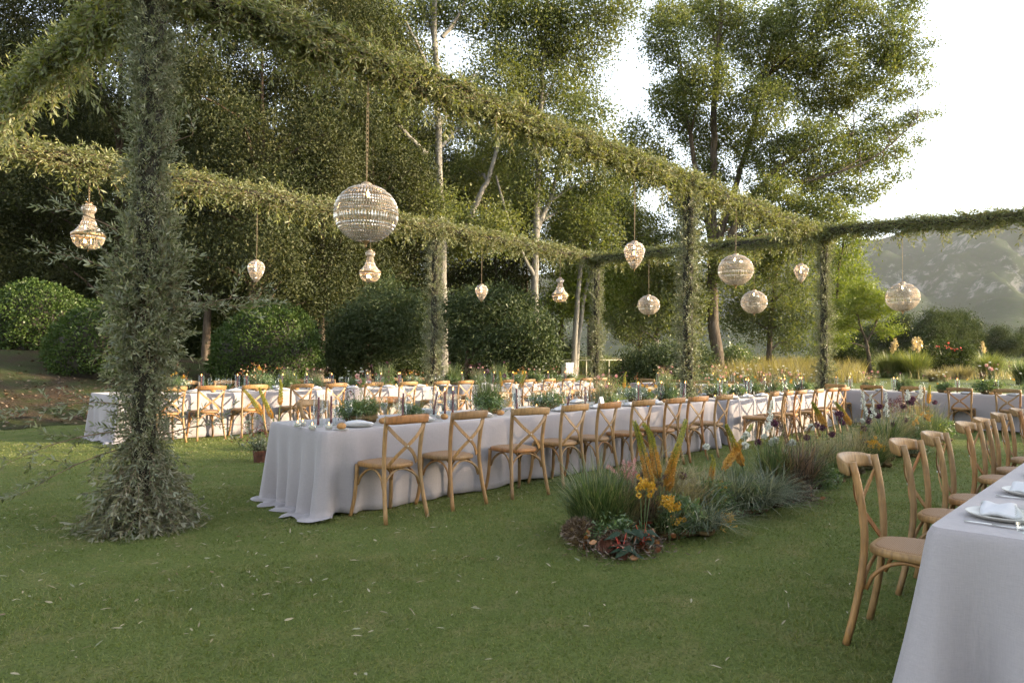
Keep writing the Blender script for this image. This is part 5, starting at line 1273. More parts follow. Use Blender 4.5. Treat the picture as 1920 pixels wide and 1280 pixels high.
def arrangement(kind, seed):
    """meshes of one table arrangement: list of (part name, mesh)"""
    rg = np.random.default_rng(seed); out = []
    g = G(); g.ball((0, 0, .035), (.15, .11, .05), 12, 7, noise=.12, rg=rg); out.append(('moss_base', g.mesh('moss_base', M['moss'])))
    def disc(n, rx=.15, ry=.1): a = rg.uniform(0, 2*pi, n); q = np.sqrt(rg.uniform(0, 1, n)); return np.stack([rx*q*np.cos(a), ry*q*np.sin(a), 0*a+.045], 1), a
    fern = {'fern': 1700, 'grass': 1900, 'rust': 1300, 'airy': 1300, 'gold': 1400, 'white': 1500}[kind]
    g = G(); crown_leaves(g, [((rg.normal(0, .07), rg.normal(0, .05), .10), (.15, .11, .07)), ((.08, .03, .12), (.11, .09, .08)), ((-.09, -.02, .10), (.10, .09, .06))], rg, fern, .038, .011, .035, per=16, shell=.2)
    out.append(('foliage', g.mesh('foliage', M['fern'], False)))
    n = {'fern': 260, 'grass': 300, 'rust': 90, 'airy': 160, 'gold': 100, 'white': 120}[kind]; P, a = disc(n)
    h = {'fern': .24, 'grass': .42, 'rust': .22, 'airy': .34, 'gold': .24, 'white': .26}[kind]
    g = G(); g.blades(P, a+rg.normal(0, .5, n), h*rg.uniform(.5, 1.1, n), (.20 if kind == 'fern' else .10)*rg.uniform(.4, 1.3, n), .0055, droop=rg.uniform(.1, .75 if kind == 'fern' else .25, n), seg=4)
    out.append(('grass', g.mesh('grass', M['gr_green'] if kind in ('fern', 'grass', 'white') else M['gr_straw'] if kind == 'airy' else M['gr_blue'], False)))
    def stems(m, hmin, hmax, sp=.16):
        g = G(); tops = []
        for _ in range(m):
            b = np.array([rg.normal(0, .06), rg.normal(0, .04), .05]); t = np.array([b[0]+rg.normal(0, sp), b[1]+rg.normal(0, sp*.7), rg.uniform(hmin, hmax)])
            g.tube(curve(b, (b+t)/2+[0, 0, .06], t, 6), .0018, 4, cap=False); tops.append(t)
        return g, tops
    def blooms(m, hmin, hmax, mat, r, style, sp=.16, name='bloom'):
        g, tops = stems(m, hmin, hmax, sp)
        for t in tops:
            if style == 'puff': puff(g, t, r, rg, 46, 1, .5)
            elif style == 'head': petal_head(g, t, r, rg, 9, 1); petal_head(g, t+[0, 0, .004], r*.6, rg, 7, 1, 1.2)
            else:
                k = 14; g.leaves(t+rg.normal(0, r, (k, 3)), rg.normal(size=(k, 3)), r*.7, r*.45, rg, 1)
        out.append((name, g.mesh(name, [M['stem'], mat], False)))
    if kind == 'fern': blooms(5, .30, .46, M['p_white'], .028, 'head'); blooms(3, .28, .40, M['p_pink'], .026, 'puff'); blooms(4, .25, .42, M['p_wine'], .03, 'seed')
    if kind == 'grass': blooms(2, .30, .42, M['p_purple'], .026, 'puff')
    if kind == 'rust': blooms(9, .16, .34, M['p_rust'], .03, 'seed', .14); blooms(2, .2, .3, M['p_yellow'], .02, 'puff')
    if kind == 'airy': blooms(8, .24, .42, M['p_wine'], .03, 'seed', .15); blooms(4, .2, .36, M['p_pink'], .022, 'puff'); blooms(4, .2, .34, M['gr_straw'], .05, 'seed')
    if kind == 'gold': blooms(6, .12, .26, M['p_yellow'], .026, 'puff', .11); blooms(4, .2, .36, M['p_rust'], .028, 'seed')
    if kind == 'white': blooms(6, .22, .40, M['p_white'], .034, 'head'); blooms(2, .16, .28, M['p_yellow'], .02, 'puff'); blooms(3, .2, .36, M['p_pink'], .018, 'puff')
    return out
ARR = {k: arrangement(k, 1000+i) for i, k in enumerate(('fern', 'grass', 'rust', 'airy', 'gold', 'white'))}
ADES = {'fern': 'ferny arrangement with pale flowers', 'grass': 'bushy upright grass arrangement', 'rust': 'rust-coloured arrangement', 'airy': 'airy straw-toned arrangement', 'gold': 'golden yellow arrangement', 'white': 'white and pink arrangement'}
def put_arr(kind, x, y, rz, where, k, s=1.0, big=False):
    r = tag(empty('flower_arrangement', (x, y, TZ), rz), '%s, %s %s' % (ADES[kind], ORD[k], where), 'flower arrangement', 'arrangements along the tables')
    r.scale = (s, s, s)
    for nm, me in ARR[kind]:
        o = obj(nm, me, r)
        if nm == 'bloom': o['kind'] = 'stuff'
for k, (kd, x, s) in enumerate([('fern', 4.18, 1.1), ('white', 4.85, .7), ('grass', 5.92, 1.2), ('rust', 7.02, 1.1), ('airy', 8.2, 1.15), ('gold', 9.15, 1.1), ('grass', 9.85, 1.1), ('white', 11.6, 1.15), ('fern', 12.3, 1.0), ('rust', 13.2, 1.2), ('airy', 13.85, 1.1), ('gold', 14.7, 1.0), ('white', 15.4, 1.1)]):
    put_arr(kd, x, 5.70+.04*(k % 2), k*1.7, 'from the open end of the middle table', k, s)
for k, (kd, x, s) in enumerate([('gold', 5.25, 1.3), ('rust', 6.88, 1.5), ('grass', 7.45, 1.0), ('airy', 8.05, 1.1), ('white', 9.0, 1.0), ('grass', 9.75, 1.3), ('rust', 10.5, 1.1), ('grass', 11.75, 1.3), ('airy', 12.5, 1.2), ('grass', 13.3, 1.35), ('gold', 14.0, 1.2), ('white', 14.7, 1.3), ('fern', 15.5, 1.1), ('airy', 16.2, 1.1)]):
    put_arr(kd, x, 12.40+.04*(k % 2), k*1.3, 'from the bush end of the far table', k, s)
for k, (kd, y, s) in enumerate([('airy', 5.05, 1.2), ('grass', 4.3, 1.0), ('white', 3.55, 1.1), ('fern', 2.72, 1.5), ('white', 1.95, 1.2), ('gold', 1.3, 1.1)]):
    put_arr(kd, 17.75, y, k*1.9, 'from the end post of the cross table', k, s)
for k, (kd, y, s) in enumerate([('airy', 10.3, 1.3), ('gold', 9.55, 1.2), ('airy', 8.75, 1.4), ('white', 7.9, 1.3), ('white', 7.1, 1.3)]):
    put_arr(kd, 17.75, y, k*1.1, 'from the far corner of the cross table', k, s)
rg = np.random.default_rng(1010); g = G()
n = 60; P = np.stack([rg.normal(0, .03, n), rg.normal(0, .03, n), 0*np.arange(n)+.0], 1)
g.blades(P, rg.uniform(.3, 2.9, n), rg.uniform(.2, .42, n), rg.uniform(.05, .22, n), .004, droop=.2)
o = tag(empty('grass_sprig', (4.35, .05, TZ)), 'wispy straw grass sprig leaning over the cropped table', 'flower arrangement'); obj('blades', g.mesh('blades', M['gr_gold'], False), o)
g = G(); g.ball((0, 0, .03), (.09, .08, .04), 10, 6, noise=.1, rg=rg); obj('moss_base', g.mesh('moss_base', M['moss']), o)

# ------------------------------------------------------------------ flower bed on the lawn
BEDG = 'plants of the lawn flower bed'
def bed_obj(name, base, label, cat, parts, group=BEDG):
    r = tag(empty(name, base), label, cat, group)
    for nm, g, mats in parts:
        o = obj(nm, g.mesh(name+'_'+nm, mats, False), r)
        if nm in ('seed_heads', 'fibres') or (name in ('yellow_flower', 'white_flower', 'potted_plant', 'leafy_plant', 'delphinium') and nm == 'bloom'): o['kind'] = 'stuff'
    return r
def foxtail(base, p0, p1, seed, label, hook=.05, group='foxtail lilies', cut=.52):
    rg = np.random.default_rng(seed); base, p0, p1 = (np.asarray(v, float) for v in (base, p0, p1))
    b, q0, q1 = base*0, p0-base, p1-base
    g1 = G(); g1.tube(np.concatenate([curve(b, (b+q0)/2+rg.normal(0, .01, 3), q0, 7)[:-1], curve(q0, (q0+q1)/2+[0, 0, .02], q1, 8)]), np.linspace(.006, .003, 14), 5)
    ln = np.linalg.norm(q1-q0); n = int(2000*ln/.35); t = rg.uniform(0, 1, n)
    hd = rg.normal(0, 1, 2)*hook; bend = np.array([hd[0], hd[1], 0])
    C = q0+np.outer(t, q1-q0)+np.outer(np.clip(t-.7, 0, 1)**2*9*.4, bend)
    ax = (q1-q0)/ln; u = rg.normal(size=(n, 3)); u -= np.outer(u@ax, ax); u /= np.linalg.norm(u, axis=1)[:, None]
    R = .029*(1-.55*t**1.8)*np.clip(t*9, .4, 1)*max(.8, min(1.1, ln/.33))
    P = C+u*(R*rg.uniform(.35, 1, n))[:, None]; L = .0145*(1-.25*t)
    lo = t < cut+rg.normal(0, .07, n)
    ga = G(); ga.leaves(P[lo], u[lo]+ax*.3, L[lo], L[lo]*.7, rg); gb = G(); gb.leaves(P[~lo], u[~lo]*.7+ax, L[~lo], L[~lo]*.5, rg)
    bed_obj('foxtail_lily', base, label, 'flower', [('stem', g1, M['stem']), ('bloom', ga, M['p_orange']), ('bud_tip', gb, M['p_lime'])], group)
BY = 2.95
def bxy(px, py, Y=BY): return onY(px, py, Y)
fx = [((1222, 915), (1191, 790)), ((1234, 895), (1217, 795)), ((1247, 912), (1287, 788)), ((1252, 920), (1268, 838)), ((1228, 958), (1236, 930)), ((1331, 908), (1340, 853)), ((1356, 880), (1412, 796)), ((1392, 872), (1363, 797)), ((1548, 800), (1523, 755)), ((1594, 795), (1569, 755)), ((1617, 826), (1616, 800)), ((1741, 756), (1743, 722))]
for k, (a, b) in enumerate(fx):
    p0, p1 = bxy(*a), bxy(*b); dv = p0-p1
    f = min(.9, p0[2]*.6); base = np.array([p0[0]+dv[0]*.5, BY+.03*(k % 3-1), 0.0])
    foxtail(base, p0, p1, 1100+k, 'orange-yellow foxtail lily spike, %s along the lawn bed from the clay pots' % ORD[k])
fx2 = [((491, 777), (461, 732)), ((511, 784), (485, 727)), ((525, 759), (528, 712)), ((940, 724), (937, 696)), ((973, 730), (987, 695)), ((1170, 727), (1172, 697))]
for k, (a, b) in enumerate(fx2):
    p0, p1 = onY(*a, 9.1), onY(*b, 9.1)
    foxtail((p0[0]+(p0[0]-p1[0])*.8, 9.1, 0), p0, p1, 1130+k, 'foxtail lily spike, %s along the bed between middle and far tables' % ORD[k], cut=.3)
al = [(1280, 892), (1422, 829), (1447, 792), (1452, 794), (1513, 820), (1531, 797), (1542, 802), (1579, 792), (1571, 775), (1577, 777), (1574, 785), (1560, 814), (1619, 803), (1621, 827), (1629, 789), (1646, 779), (1633, 770), (1649, 762), (1675, 796), (1698, 788), (1737, 784), (1694, 762), (1703, 753), (1709, 755), (1712, 748), (1753, 754)]
for k, (px, py) in enumerate(al):
    rg = np.random.default_rng(1200+k); p = bxy(px, py, BY+rg.normal(0, .08)); base = np.array([p[0]+rg.normal(0, .06), p[1], 0]); q = p-base
    g1 = G(); g1.tube(curve(q*0, q*.5+[0, 0, .05], q, 8), .0035, 5); g2 = G(); g2.ball(q, .021, 8, 6); puff(g2, q, (.041 if k < 12 else .047), rg, 160, 0, .22)
    bed_obj('allium', base, 'purple allium globe, %s along the lawn flower bed from the clay pots' % ORD[k], 'flower', [('stem', g1, M['stem']), ('bloom', g2, M['p_purple'])], 'purple alliums')
for k, (a, b) in enumerate([((1438, 806), (1449, 752)), ((1621, 775), (1617, 733)), ((1638, 780), (1633, 739)), ((1662, 776), (1661, 735)), ((1702, 748), (1702, 731)), ((1727, 746), (1726, 722))]):
    rg = np.random.default_rng(1300+k); p0, p1 = bxy(*a), bxy(*b); base = np.array([p0[0], p0[1], 0]); q0, q1 = p0-base, p1-base
    g1 = G(); g1.tube(np.concatenate([curve(q0*0, q0*.5, q0, 5)[:-1], curve(q0, (q0+q1)/2, q1, 6)]), .0035, 5); g2 = G()
    for t in np.linspace(0, 1, 22):
        u = rg.normal(size=3); u[2] *= .3; u /= np.linalg.norm(u); puff(g2, q0+(q1-q0)*t+u*.024*(1-.6*t), .030*(1-.45*t), rg, 14, 0, .7)
    bed_obj('delphinium', base, 'white delphinium spike, %s along the lawn flower bed from the clay pots' % ORD[k], 'flower', [('stem', g1, M['stem']), ('bloom', g2, M['p_white'])], 'white delphiniums')
for k, (px, py, m) in enumerate([(1325, 838, 1), (1433, 819, 1), (1453, 826, 3), (1485, 833, 3), (1473, 845, 2), (1521, 874, 1), (1398, 815, 2), (1401, 838, 2), (1520, 803, 2), (1617, 789, 1), (1720, 803, 1)]):
    rg = np.random.default_rng(1350+k); p = bxy(px, py, BY-.02*(k % 4)); base = np.array([p[0]+rg.normal(0, .04), p[1], 0]); q = p-base
    g1 = G(); g1.tube(curve(q*0, q*.5+[.02, 0, .04], q, 8), .003, 5); g2 = G()
    for j in range(m+1):
        c = q+rg.normal(0, .018, 3)*(m > 1); petal_head(g2, c, .044, rg, 10, 0, .35); puff(g2, c+[0, 0, .006], .032, rg, 26, 0, .7)
    bed_obj('white_flower', base, 'white papery flower on thin stem, %s along the lawn bed from the clay pots' % ORD[k], 'flower', [('stem', g1, M['stem']), ('bloom', g2, M['p_white'])], 'white flowers in the lawn bed')
for k, (pts, mat, lb) in enumerate([([(1200, 910), (1212, 912), (1220, 916)], 'p_yellow', 'bright yellow flower cluster behind the bronze grass by the clay pots'), ([(1256, 936), (1264, 950), (1250, 944), (1266, 978)], 'p_yellow', 'golden yellow flowers at the foot of the foxtail lilies'),
        ([(1640, 830), (1646, 834), (1652, 840), (1660, 846), (1667, 852), (1634, 833)], 'p_yellow', 'deep yellow flower cluster above the shaded turf, mid bed'), ([(1735, 778), (1740, 784), (1718, 790)], 'p_orange', 'orange flower cluster at the far end of the lawn bed')]):
    rg = np.random.default_rng(1380+k); Q = [bxy(x, y, BY-.22) for x, y in pts]; base = np.array([np.mean([q[0] for q in Q]), BY-.2, 0]); g1, g2 = G(), G()
    for q in Q:
        g1.tube(curve([0, 0, 0], (q-base)*.5, q-base, 6), .003, 4)
        for _ in range(7): puff(g2, q-base+rg.normal(0, .024, 3), .024, rg, 26, 0, .6)
    bed_obj('yellow_flower', base, lb, 'flower', [('stem', g1, M['stem']), ('bloom', g2, M[mat])])
def gpx(px, py): r = ray(px, py); return CAM+r*(-EYE/r[2])
tufts = [  # px,py of the foot, height, spread, n, material, plumes, droop, label
    (1122, 1018, .46, .42, 900, 'gr_green', 0, .3, 'bushy green grass tuft at the pot end of the lawn bed'),
    (1100, 1000, .36, .40, 420, 'gr_green', 0, .4, 'loose green grass tuft over the moss ball'),
    (1180, 1000, .34, .38, 620, 'gr_dark', 6, .35, 'bronze fountain grass with pinkish plumes behind the begonia'),
    (1238, 985, .40, .36, 520, 'gr_straw', 0, .2, 'feathery straw-coloured grass behind the foxtail lilies'),
    (1282, 992, .30, .34, 420, 'gr_straw', 0, .3, 'pale feather grass beside the purple allium'),
    (1310, 1008, .26, .46, 620, 'gr_blue', 0, .85, 'arching silver sedge in front of the foxtail lilies'),
    (1405, 965, .30, .60, 1100, 'gr_blue', 0, .8, 'big mound of arching silver-blue fescue'),
    (1375, 968, .34, .40, 520, 'gr_blue', 0, .5, 'upright silver grass behind the yellow spray'),
    (1490, 938, .50, .48, 800, 'gr_dark', 9, .45, 'large bronze fountain grass over the brown root ball'),
    (1450, 940, .52, .34, 420, 'gr_green', 0, .3, 'slender green grass under the white flowers'),
    (1535, 905, .42, .44, 520, 'gr_straw', 0, .4, 'straw grass haze beside the bronze fountain grass'),
    (1570, 900, .34, .46, 700, 'gr_green', 0, .6, 'broad green daylily-like tuft in the middle of the bed'),
    (1610, 880, .40, .40, 500, 'gr_straw', 0, .4, 'pale grass tuft below the purple alliums'),
    (1655, 868, .52, .55, 900, 'gr_green', 0, .35, 'fine green grass below the white delphiniums'),
    (1690, 850, .42, .48, 600, 'gr_straw', 0, .35, 'pinkish straw grass under the wine-red sprays'),
    (1705, 862, .26, .40, 520, 'gr_blue', 0, .85, 'small silver sedge near the far end of the bed'),
    (1745, 835, .45, .45, 600, 'gr_green', 0, .35, 'green grass tuft at the far end of the bed'),
    (1725, 828, .55, .45, 500, 'gr_straw', 0, .3, 'tall straw tuft by the cross table chairs'),
    (1330, 990, .22, .3, 300, 'gr_green', 0, .5, 'short green tuft behind the yellow spray'),
    (1150, 1012, .40, .36, 500, 'gr_green', 0, .3, 'dark green grass tuft beside the bronze grass'),
    (1205, 1008, .30, .34, 420, 'gr_dark', 4, .4, 'second bronze grass above the begonia leaves'),
    (1250, 1015, .20, .34, 420, 'gr_green', 0, .7, 'low dark green tuft under the golden flowers'),
    (1440, 955, .34, .46, 620, 'gr_blue', 0, .7, 'silver grass between blue fescue and brown root ball'),
    (1520, 920, .36, .42, 480, 'gr_green', 0, .5, 'green grass skirting the bronze fountain grass'),
    (1590, 890, .40, .45, 480, 'gr_straw', 0, .4, 'hazy straw grass amid the daylily-like leaves'),
    (1630, 885, .34, .45, 500, 'gr_green', 0, .5, 'green grass in front of the deep yellow flowers'),
    (1670, 858, .48, .50, 520, 'gr_straw', 0, .35, 'straw grass between white delphiniums and alliums'),
    (1715, 845, .42, .5, 520, 'gr_green', 0, .4, 'green tuft under the far purple alliums')]
for k, (px, py, h, sp, n, mt, pl, dr, lb) in enumerate(tufts):
    rg = np.random.default_rng(1400+k); base = gpx(px, py-6); base[2] = 0
    sc = 1.0
    n = int(n*.9); h *= 1.4; sp *= 1.05; a = rg.uniform(0, 2*pi, n); q = sp*.32*np.sqrt(rg.uniform(0, 1, n)); P = np.stack([q*np.cos(a), q*np.sin(a), 0*a+.06], 1)
    g1 = G(); g1.blades(P, a+rg.normal(0, .6, n), h*rg.uniform(.35, 1.0, n)*np.where(rg.uniform(size=n) < .12, 1.35, 1), sp*.62*rg.uniform(.0, 1.45, n)**1.3, rg.uniform(.005, .013, n), droop=rg.uniform(dr*.4, dr*1.1, n), seg=5)
    g3 = G(); g3.ball((0, 0, .045), (sp*.28, sp*.28, .06), 10, 6, noise=.12, rg=rg)
    parts = [('blades', g1, M[mt]), ('root_ball', g3, M['moss'])]
    if mt == 'gr_straw':
        g4 = G(); m = 260; aa = rg.uniform(0, 2*pi, m); rr = sp*.45*np.sqrt(rg.uniform(0, 1, m)); C = np.stack([rr*np.cos(aa), rr*np.sin(aa), h*rg.uniform(.65, 1.1, m)], 1)
        g4.leaves(C, np.stack([np.cos(aa), np.sin(aa), 0*aa+.5], 1)+rg.normal(0, .3, (m, 3)), .05, .006, rg); parts.append(('seed_heads', g4, M['gr_straw']))
    for j in range(pl):
        g2 = G(); b = rg.uniform(0, 2*pi); l = sp*rg.uniform(.15, .6); c0 = np.array([0, 0, .08]); tip = np.array([l*math.cos(b), l*math.sin(b), h*rg.uniform(.95, 1.15)]); mid = np.array([l*.3*math.cos(b), l*.3*math.sin(b), h*1.0])
        C = curve(c0, mid, tip, 14); g2.tube(C[:8], .002, 4)
        m = 120; t = rg.uniform(.52, 1, m); PP = np.stack([np.interp(t, np.linspace(0, 1, 14), C[:, i]) for i in range(3)], 1)
        ax = C[-1]-C[7]; ax /= np.linalg.norm(ax); g2.leaves(PP+rg.normal(0, .005, (m, 3)), ax+rg.normal(0, .45, (m, 3)), .03, .005, rg, 1)
        parts.append(('plume', g2, [M['gr_dark'], M['p_pink'] if k == 2 else M['gr_dark']]))
    bed_obj('grass_tuft', base, lb, 'ornamental grass', parts)
for k, (px, py, lobes, mt, n, lb, bl) in enumerate([
    (1262, 1010, [((0, 0, .14), (.14, .12, .10)), ((.08, .02, .2), (.1, .1, .08))], 'fern', 1500, 'feathery dark green foliage beneath the golden flowers', None),
    (1335, 985, [((0, 0, .14), (.16, .13, .12)), ((.05, 0, .26), (.11, .1, .1)), ((-.05, -.05, .1), (.12, .1, .06))], 'fern', 1700, 'yellow-flecked green spray between silver sedge and blue fescue', 'p_lime'),
    (1345, 1000, [((0, 0, .08), (.12, .1, .06))], 'p_yellow', 160, 'scattered yellow florets low on the lawn bed', None),
    (1545, 925, [((0, 0, .12), (.2, .15, .10)), ((.1, 0, .16), (.12, .1, .1))], 'fern', 1500, 'leafy green clump beside the brown root ball', None),
    (1640, 880, [((0, 0, .16), (.2, .16, .14)), ((.1, 0, .26), (.14, .12, .1))], 'fern', 2000, 'dense green foliage under the deep yellow flowers', None),
    (1700, 845, [((0, 0, .2), (.25, .2, .18)), ((.15, 0, .4), (.2, .18, .16))], 'fern', 2000, 'tall leafy foliage behind the far yellow blooms', 'p_pink'),
    (1690, 840, [((0, .1, .62), (.28, .2, .12)), ((.2, 0, .70), (.2, .2, .1))], 'p_wine', 500, 'wine-red seed sprays above the far end of the bed', None),
    (1755, 838, [((0, 0, .16), (.2, .16, .14))], 'p_lime', 900, 'lime-green foliage mound at the tip of the bed', None)]):
    rg = np.random.default_rng(1500+k); base = gpx(px, py-8); base[2] = 0; g1 = G(); crown_leaves(g1, lobes, rg, n, .042, .013, .035, per=14, shell=.2)
    g3 = G()
    for c, r in lobes:
        for _ in range(6): g3.tube(curve([rg.normal(0, .03), rg.normal(0, .03), 0], np.array(c)*.5, np.array(c)+rg.normal(0, .5, 3)*np.array(r), 5), .0025, 4)
    parts = [('foliage', g1, M[mt]), ('stem', g3, M['stem'])]
    if bl:
        g2 = G(); crown_leaves(g2, lobes, rg, 260, .016, .013, .012, per=8, shell=.75); parts.append(('bloom', g2, M[bl if bl != 'p_lime' else 'p_yellow']))
    bed_obj('leafy_plant', base, lb, 'plant', parts)
frg = np.random.default_rng(1580)
fill = [('fern', .20, .15), ('gr_straw', .42, .2), ('fern', .24, .17), ('gr_blue', .32, .2), ('gr_straw', .46, .2), ('fern', .22, .17), ('gr_green', .40, .2), ('gr_dark', .36, .18), ('fern', .26, .18), ('gr_straw', .44, .2), ('gr_green', .38, .2), ('fern', .28, .2), ('gr_blue', .3, .2), ('gr_straw', .45, .22), ('fern', .3, .2), ('gr_green', .42, .22), ('fern', .3, .22), ('gr_straw', .46, .24), ('gr_green', .42, .24), ('fern', .34, .24)]
for k, (mt, h, r) in enumerate(fill):
    rg = np.random.default_rng(1581+k); x = 4.35+.30*k+.012*k*k; base = np.array([x, BY-.02+.16*math.sin(k*2.3), 0.0]); g1, g3 = G(), G()
    g3.ball((0, 0, .03), (r*.6, r*.6, .05), 10, 6, noise=.12, rg=rg)
    if mt == 'fern':
        crown_leaves(g1, [((0, 0, h*.55), (r, r, h*.45)), ((r*.5, -.03, h*.8), (r*.6, r*.6, h*.3))], rg, 1100, .045, .014, .035, per=12, shell=.1)
        for _ in range(8): g3.tube(curve([0, 0, .02], [0, 0, h*.5], [rg.normal(0, r*.6), rg.normal(0, r*.6), h*rg.uniform(.6, 1.1)], 5), .0025, 4)
    else:
        n = 420; a = rg.uniform(0, 2*pi, n); q = r*.45*np.sqrt(rg.uniform(0, 1, n)); P = np.stack([q*np.cos(a), q*np.sin(a), 0*a+.03], 1)
        g1.blades(P, a+rg.normal(0, .6, n), h*rg.uniform(.5, 1.25, n), r*1.3*rg.uniform(0, 1.3, n), rg.uniform(.004, .010, n), droop=rg.uniform(.05, .5, n), seg=4)
    bed_obj('filler_plant', base, '%s, %s filler plant along the lawn bed from the clay pots' % ({'fern': 'soft ferny foliage', 'gr_straw': 'blond feather grass', 'gr_blue': 'silver sedge', 'gr_green': 'fine green grass', 'gr_dark': 'bronze grass'}[mt], ORD[k]), 'plant', [('foliage', g1, M[mt]), ('root_ball', g3, M['moss'])])
# moss balls, clay pots, begonia
for k, (px, py, r, lb) in enumerate([(1088, 1022, .12, 'mossy root ball at the pot end of the lawn bed'), (1488, 940, .14, 'brown coir root ball beneath the bronze fountain grass'), (1462, 945, .09, 'small brown root ball beside the blue fescue'), (1600, 893, .10, 'dark root ball in the middle of the lawn bed'), (1150, 1036, .09, 'coir root ball between the two clay pots')]):
    rg = np.random.default_rng(1600+k); base = gpx(px, py); base[2] = 0; g = G(); g.ball((0, 0, r*.8), (r*.9, r*.9, r*.75), 16, 11, noise=.1, rg=rg)
    g2 = G(); n = 1600; u = rg.normal(size=(n, 3)); u /= np.linalg.norm(u, axis=1)[:, None]; u[:, 2] = np.abs(u[:, 2])*.9-.2; g2.leaves(u*r*.95+[0, 0, r*.8], u+rg.normal(0, .9, (n, 3)), .045, .007, rg)
    bed_obj('root_ball', base, lb, 'moss ball', [('core', g, M['moss']), ('fibres', g2, M['mulchleaf'])], 'root balls in the lawn bed')
for k, (px, py, r, tilt, lb) in enumerate([(1166, 1048, .05, 0, 'upright terracotta pot at the tip of the lawn bed'), (1126, 1040, .05, 1.2, 'terracotta pot lying on its side at the tip of the lawn bed'), (1206, 1030, .045, 0, 'terracotta pot under the spotted begonia leaves')]):
    base = gpx(px, py); base[2] = 0; g = G(); g.lathe([(0, .0), (r*.68, .0), (r*.72, .004), (r*.92, .085), (r*1.02, .086), (r*1.05, .112), (r*.98, .114), (r*.92, .09), (0, .085)], 18)
    o = tag(empty('clay_pot', base), lb, 'plant pot', 'clay pots'); o.rotation_euler = (tilt, 0, -.6)
    if tilt: o.location.z = .05
    obj('pot', g.mesh('pot', M['pot']), o)
def begonia(base_px, n, seed, lb):
    rg = np.random.default_rng(seed); base = gpx(*base_px); base[2] = 0; root = tag(empty('begonia', base), lb, 'plant', 'begonias')
    g = G()
    for k in range(n):
        a = rg.uniform(0, 2*pi); c = np.array([rg.uniform(.02, .11)*math.cos(a), rg.uniform(.02, .11)*math.sin(a), rg.uniform(.05, .22)]); s = rg.uniform(.045, .08); az = a+rg.normal(0, .6)
        tp = np.array([math.cos(az), math.sin(az), -.5]); tp /= np.linalg.norm(tp); sd = np.cross(tp, [0, 0, 1]); sd /= np.linalg.norm(sd); nn = np.cross(sd, tp)
        out = [(-.25, .0), (-.42, .32), (-.1, .55), (.35, .42), (.8, .18), (1.25, 0), (.8, -.22), (.3, -.40), (-.15, -.45), (-.38, -.25)]
        V = [c+tp*u*s+sd*v*s*1.15+nn*(-.35*abs(v)*s) for u, v in out]; V.append(c+nn*s*.06); m = len(out)
        lf = G(); lf.add(V, [[i, (i+1) % m, m] for i in range(m)]); obj('leaf', lf.mesh('begonia_leaf', M['begonia']), root)
        g.tube(curve([0, 0, .03], [c[0]*.4, c[1]*.4, .12], c, 6), .003, 5)
    obj('stem', g.mesh('begonia_stem', M['p_red'], False), root)
begonia((1205, 1036), 16, 1701, 'spotted begonia with red-backed leaves in the lawn bed'); begonia((1165, 1050), 11, 1702, 'dark begonia in the upright terracotta pot')
for k, (px, py, lx, n, lb) in enumerate([(1165, 1036, .35, 2600, 'brown coir and rust leaves spread under the pots at the bed tip'), (1480, 945, .30, 1500, 'brown coir strewn under the bronze fountain grass')]):
    rg = np.random.default_rng(1660+k); base = gpx(px, py-8); base[2] = 0; g = G()
    P = np.stack([rg.normal(0, lx*.45, n), rg.normal(0, .13, n), np.abs(rg.normal(0, .045, n))+.01], 1)
    g.leaves(P, rg.normal(size=(n, 3))*[1, 1, .5], .05, .008, rg)
    g2 = G(); m = 90; P = np.stack([rg.normal(0, lx*.4, m), rg.normal(0, .12, m), rg.uniform(.02, .12, m)], 1); g2.leaves(P, rg.normal(size=(m, 3))+[0, 0, .5], .06, .035, rg, hexa=True, fold=.1)
    o = bed_obj('coir_mulch', base, lb, 'mulch', [('fibres', g, M['mulchleaf']), ('fallen_foliage', g2, M['p_rust'])]); o['kind'] = 'stuff'
# plants at the hidden bed between the middle and far tables
for k, (x, y, h, sp, mt, lb) in enumerate([(7.6, 9.2, .8, .5, 'gr_green', 'tall green grass behind the middle table, below the big globe'), (9.9, 9.2, .95, .5, 'gr_straw', 'straw-tipped grass standing between the middle and far tables'), (11.4, 9.3, .8, .5, 'gr_straw', 'pale grass tuft between the tables near the far post'), (13.4, 9.2, .85, .5, 'gr_green', 'green grass tuft between the tables toward the cross table'), (6.0, 9.1, .55, .45, 'gr_dark', 'dark grass between the tables beside the foxtail lilies')]):
    grass_clump('grass_tuft', lb, x, y, h, sp, 380, M[mt], 1800+k, 0, .6, .007, 'grasses between the tables', 'ornamental grass')
b = gpx(487, 866); rg = np.random.default_rng(1850); b[2] = 0
g1, g2, g3, g4 = G(), G(), G(), G()
g1.lathe([(0, 0), (.07, 0), (.09, .15), (.085, .15), (0, .14)], 14)
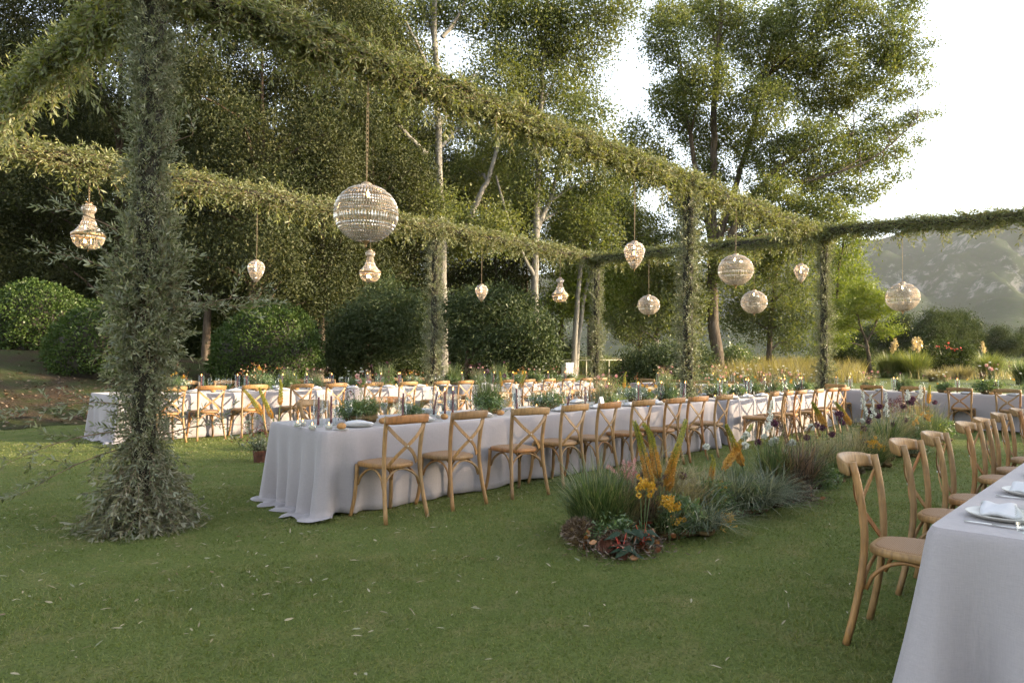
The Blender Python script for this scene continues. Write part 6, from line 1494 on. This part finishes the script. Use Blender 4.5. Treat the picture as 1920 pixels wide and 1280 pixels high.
for _ in range(16):
    t = np.array([rg.normal(0, .12), rg.normal(0, .12), rg.uniform(.28, .48)]); g2.tube(curve([0, 0, .13], t*.5, t, 6), .003, 4); g3.leaves(t+rg.normal(0, .02, (12, 3)), rg.normal(size=(12, 3)), .035, .015, rg)
crown_leaves(g4, [((0, 0, .22), (.13, .13, .1))], rg, 700, .035, .02, .03, per=12, shell=.3)
bed_obj('potted_plant', b, 'potted plant with dark red sprays behind the open end of middle table', 'plant', [('pot', g1, M['pot']), ('stem', g2, M['stem']), ('bloom', g3, M['p_wine']), ('foliage', g4, M['gr_blue'])])
# shrubby border behind the far table
for k, (x, h, sp, mt, lb) in enumerate([(8.1, 1.1, .7, 'gr_blue', 'tall blue-green iris leaves in front of the dome bush'), (9.2, .8, .6, 'gr_green', 'green border grass beside the dome bush'), (10.6, .8, .7, 'gr_gold', 'rusty border grass under the tall dark laurel'), (12.2, .75, .6, 'gr_green', 'border grass behind the far table at the sunlit post'), (13.6, .8, .7, 'gr_tall', 'yellowish border grass beneath the big laurel'), (7.2, 1.0, .6, 'gr_green', 'spiky green border leaves behind the far table')]):
    grass_clump('border_grass', lb, x, 14.6+.2*(k % 2), h, sp, 420, M[mt], 1900+k, 0, .5, .018, 'border plants behind the far table', 'border plant')

# ================================================================== HAZE
def haze():
    t = NT('pale_air')
    v = t.n('ShaderNodeVolumePrincipled', Density=HAZE_D); v.inputs['Color'].default_value = (.95, .96, 1.0, 1); v.inputs['Anisotropy'].default_value = .1
    t.t.links.new(v.outputs[0], t.out.inputs['Volume'])
    g = G(); g.box((0, 0, 226), (5600, 5600, 460)); o = obj('haze', g.mesh('haze', t.m, False))
    tag(o, 'pale evening haze filling the air toward the mountain', 'haze', kind='stuff')
HAZE_D = .00006
if HAZE_D > 0: haze()
print('script seconds', round(time.time()-T0, 1), 'objects', len(bpy.data.objects), 'tris', sum(sum(len(p.vertices)-2 for p in m.polygons) if len(m.polygons) < 2000 else len(m.loops)-2*len(m.polygons) for m in bpy.data.meshes))
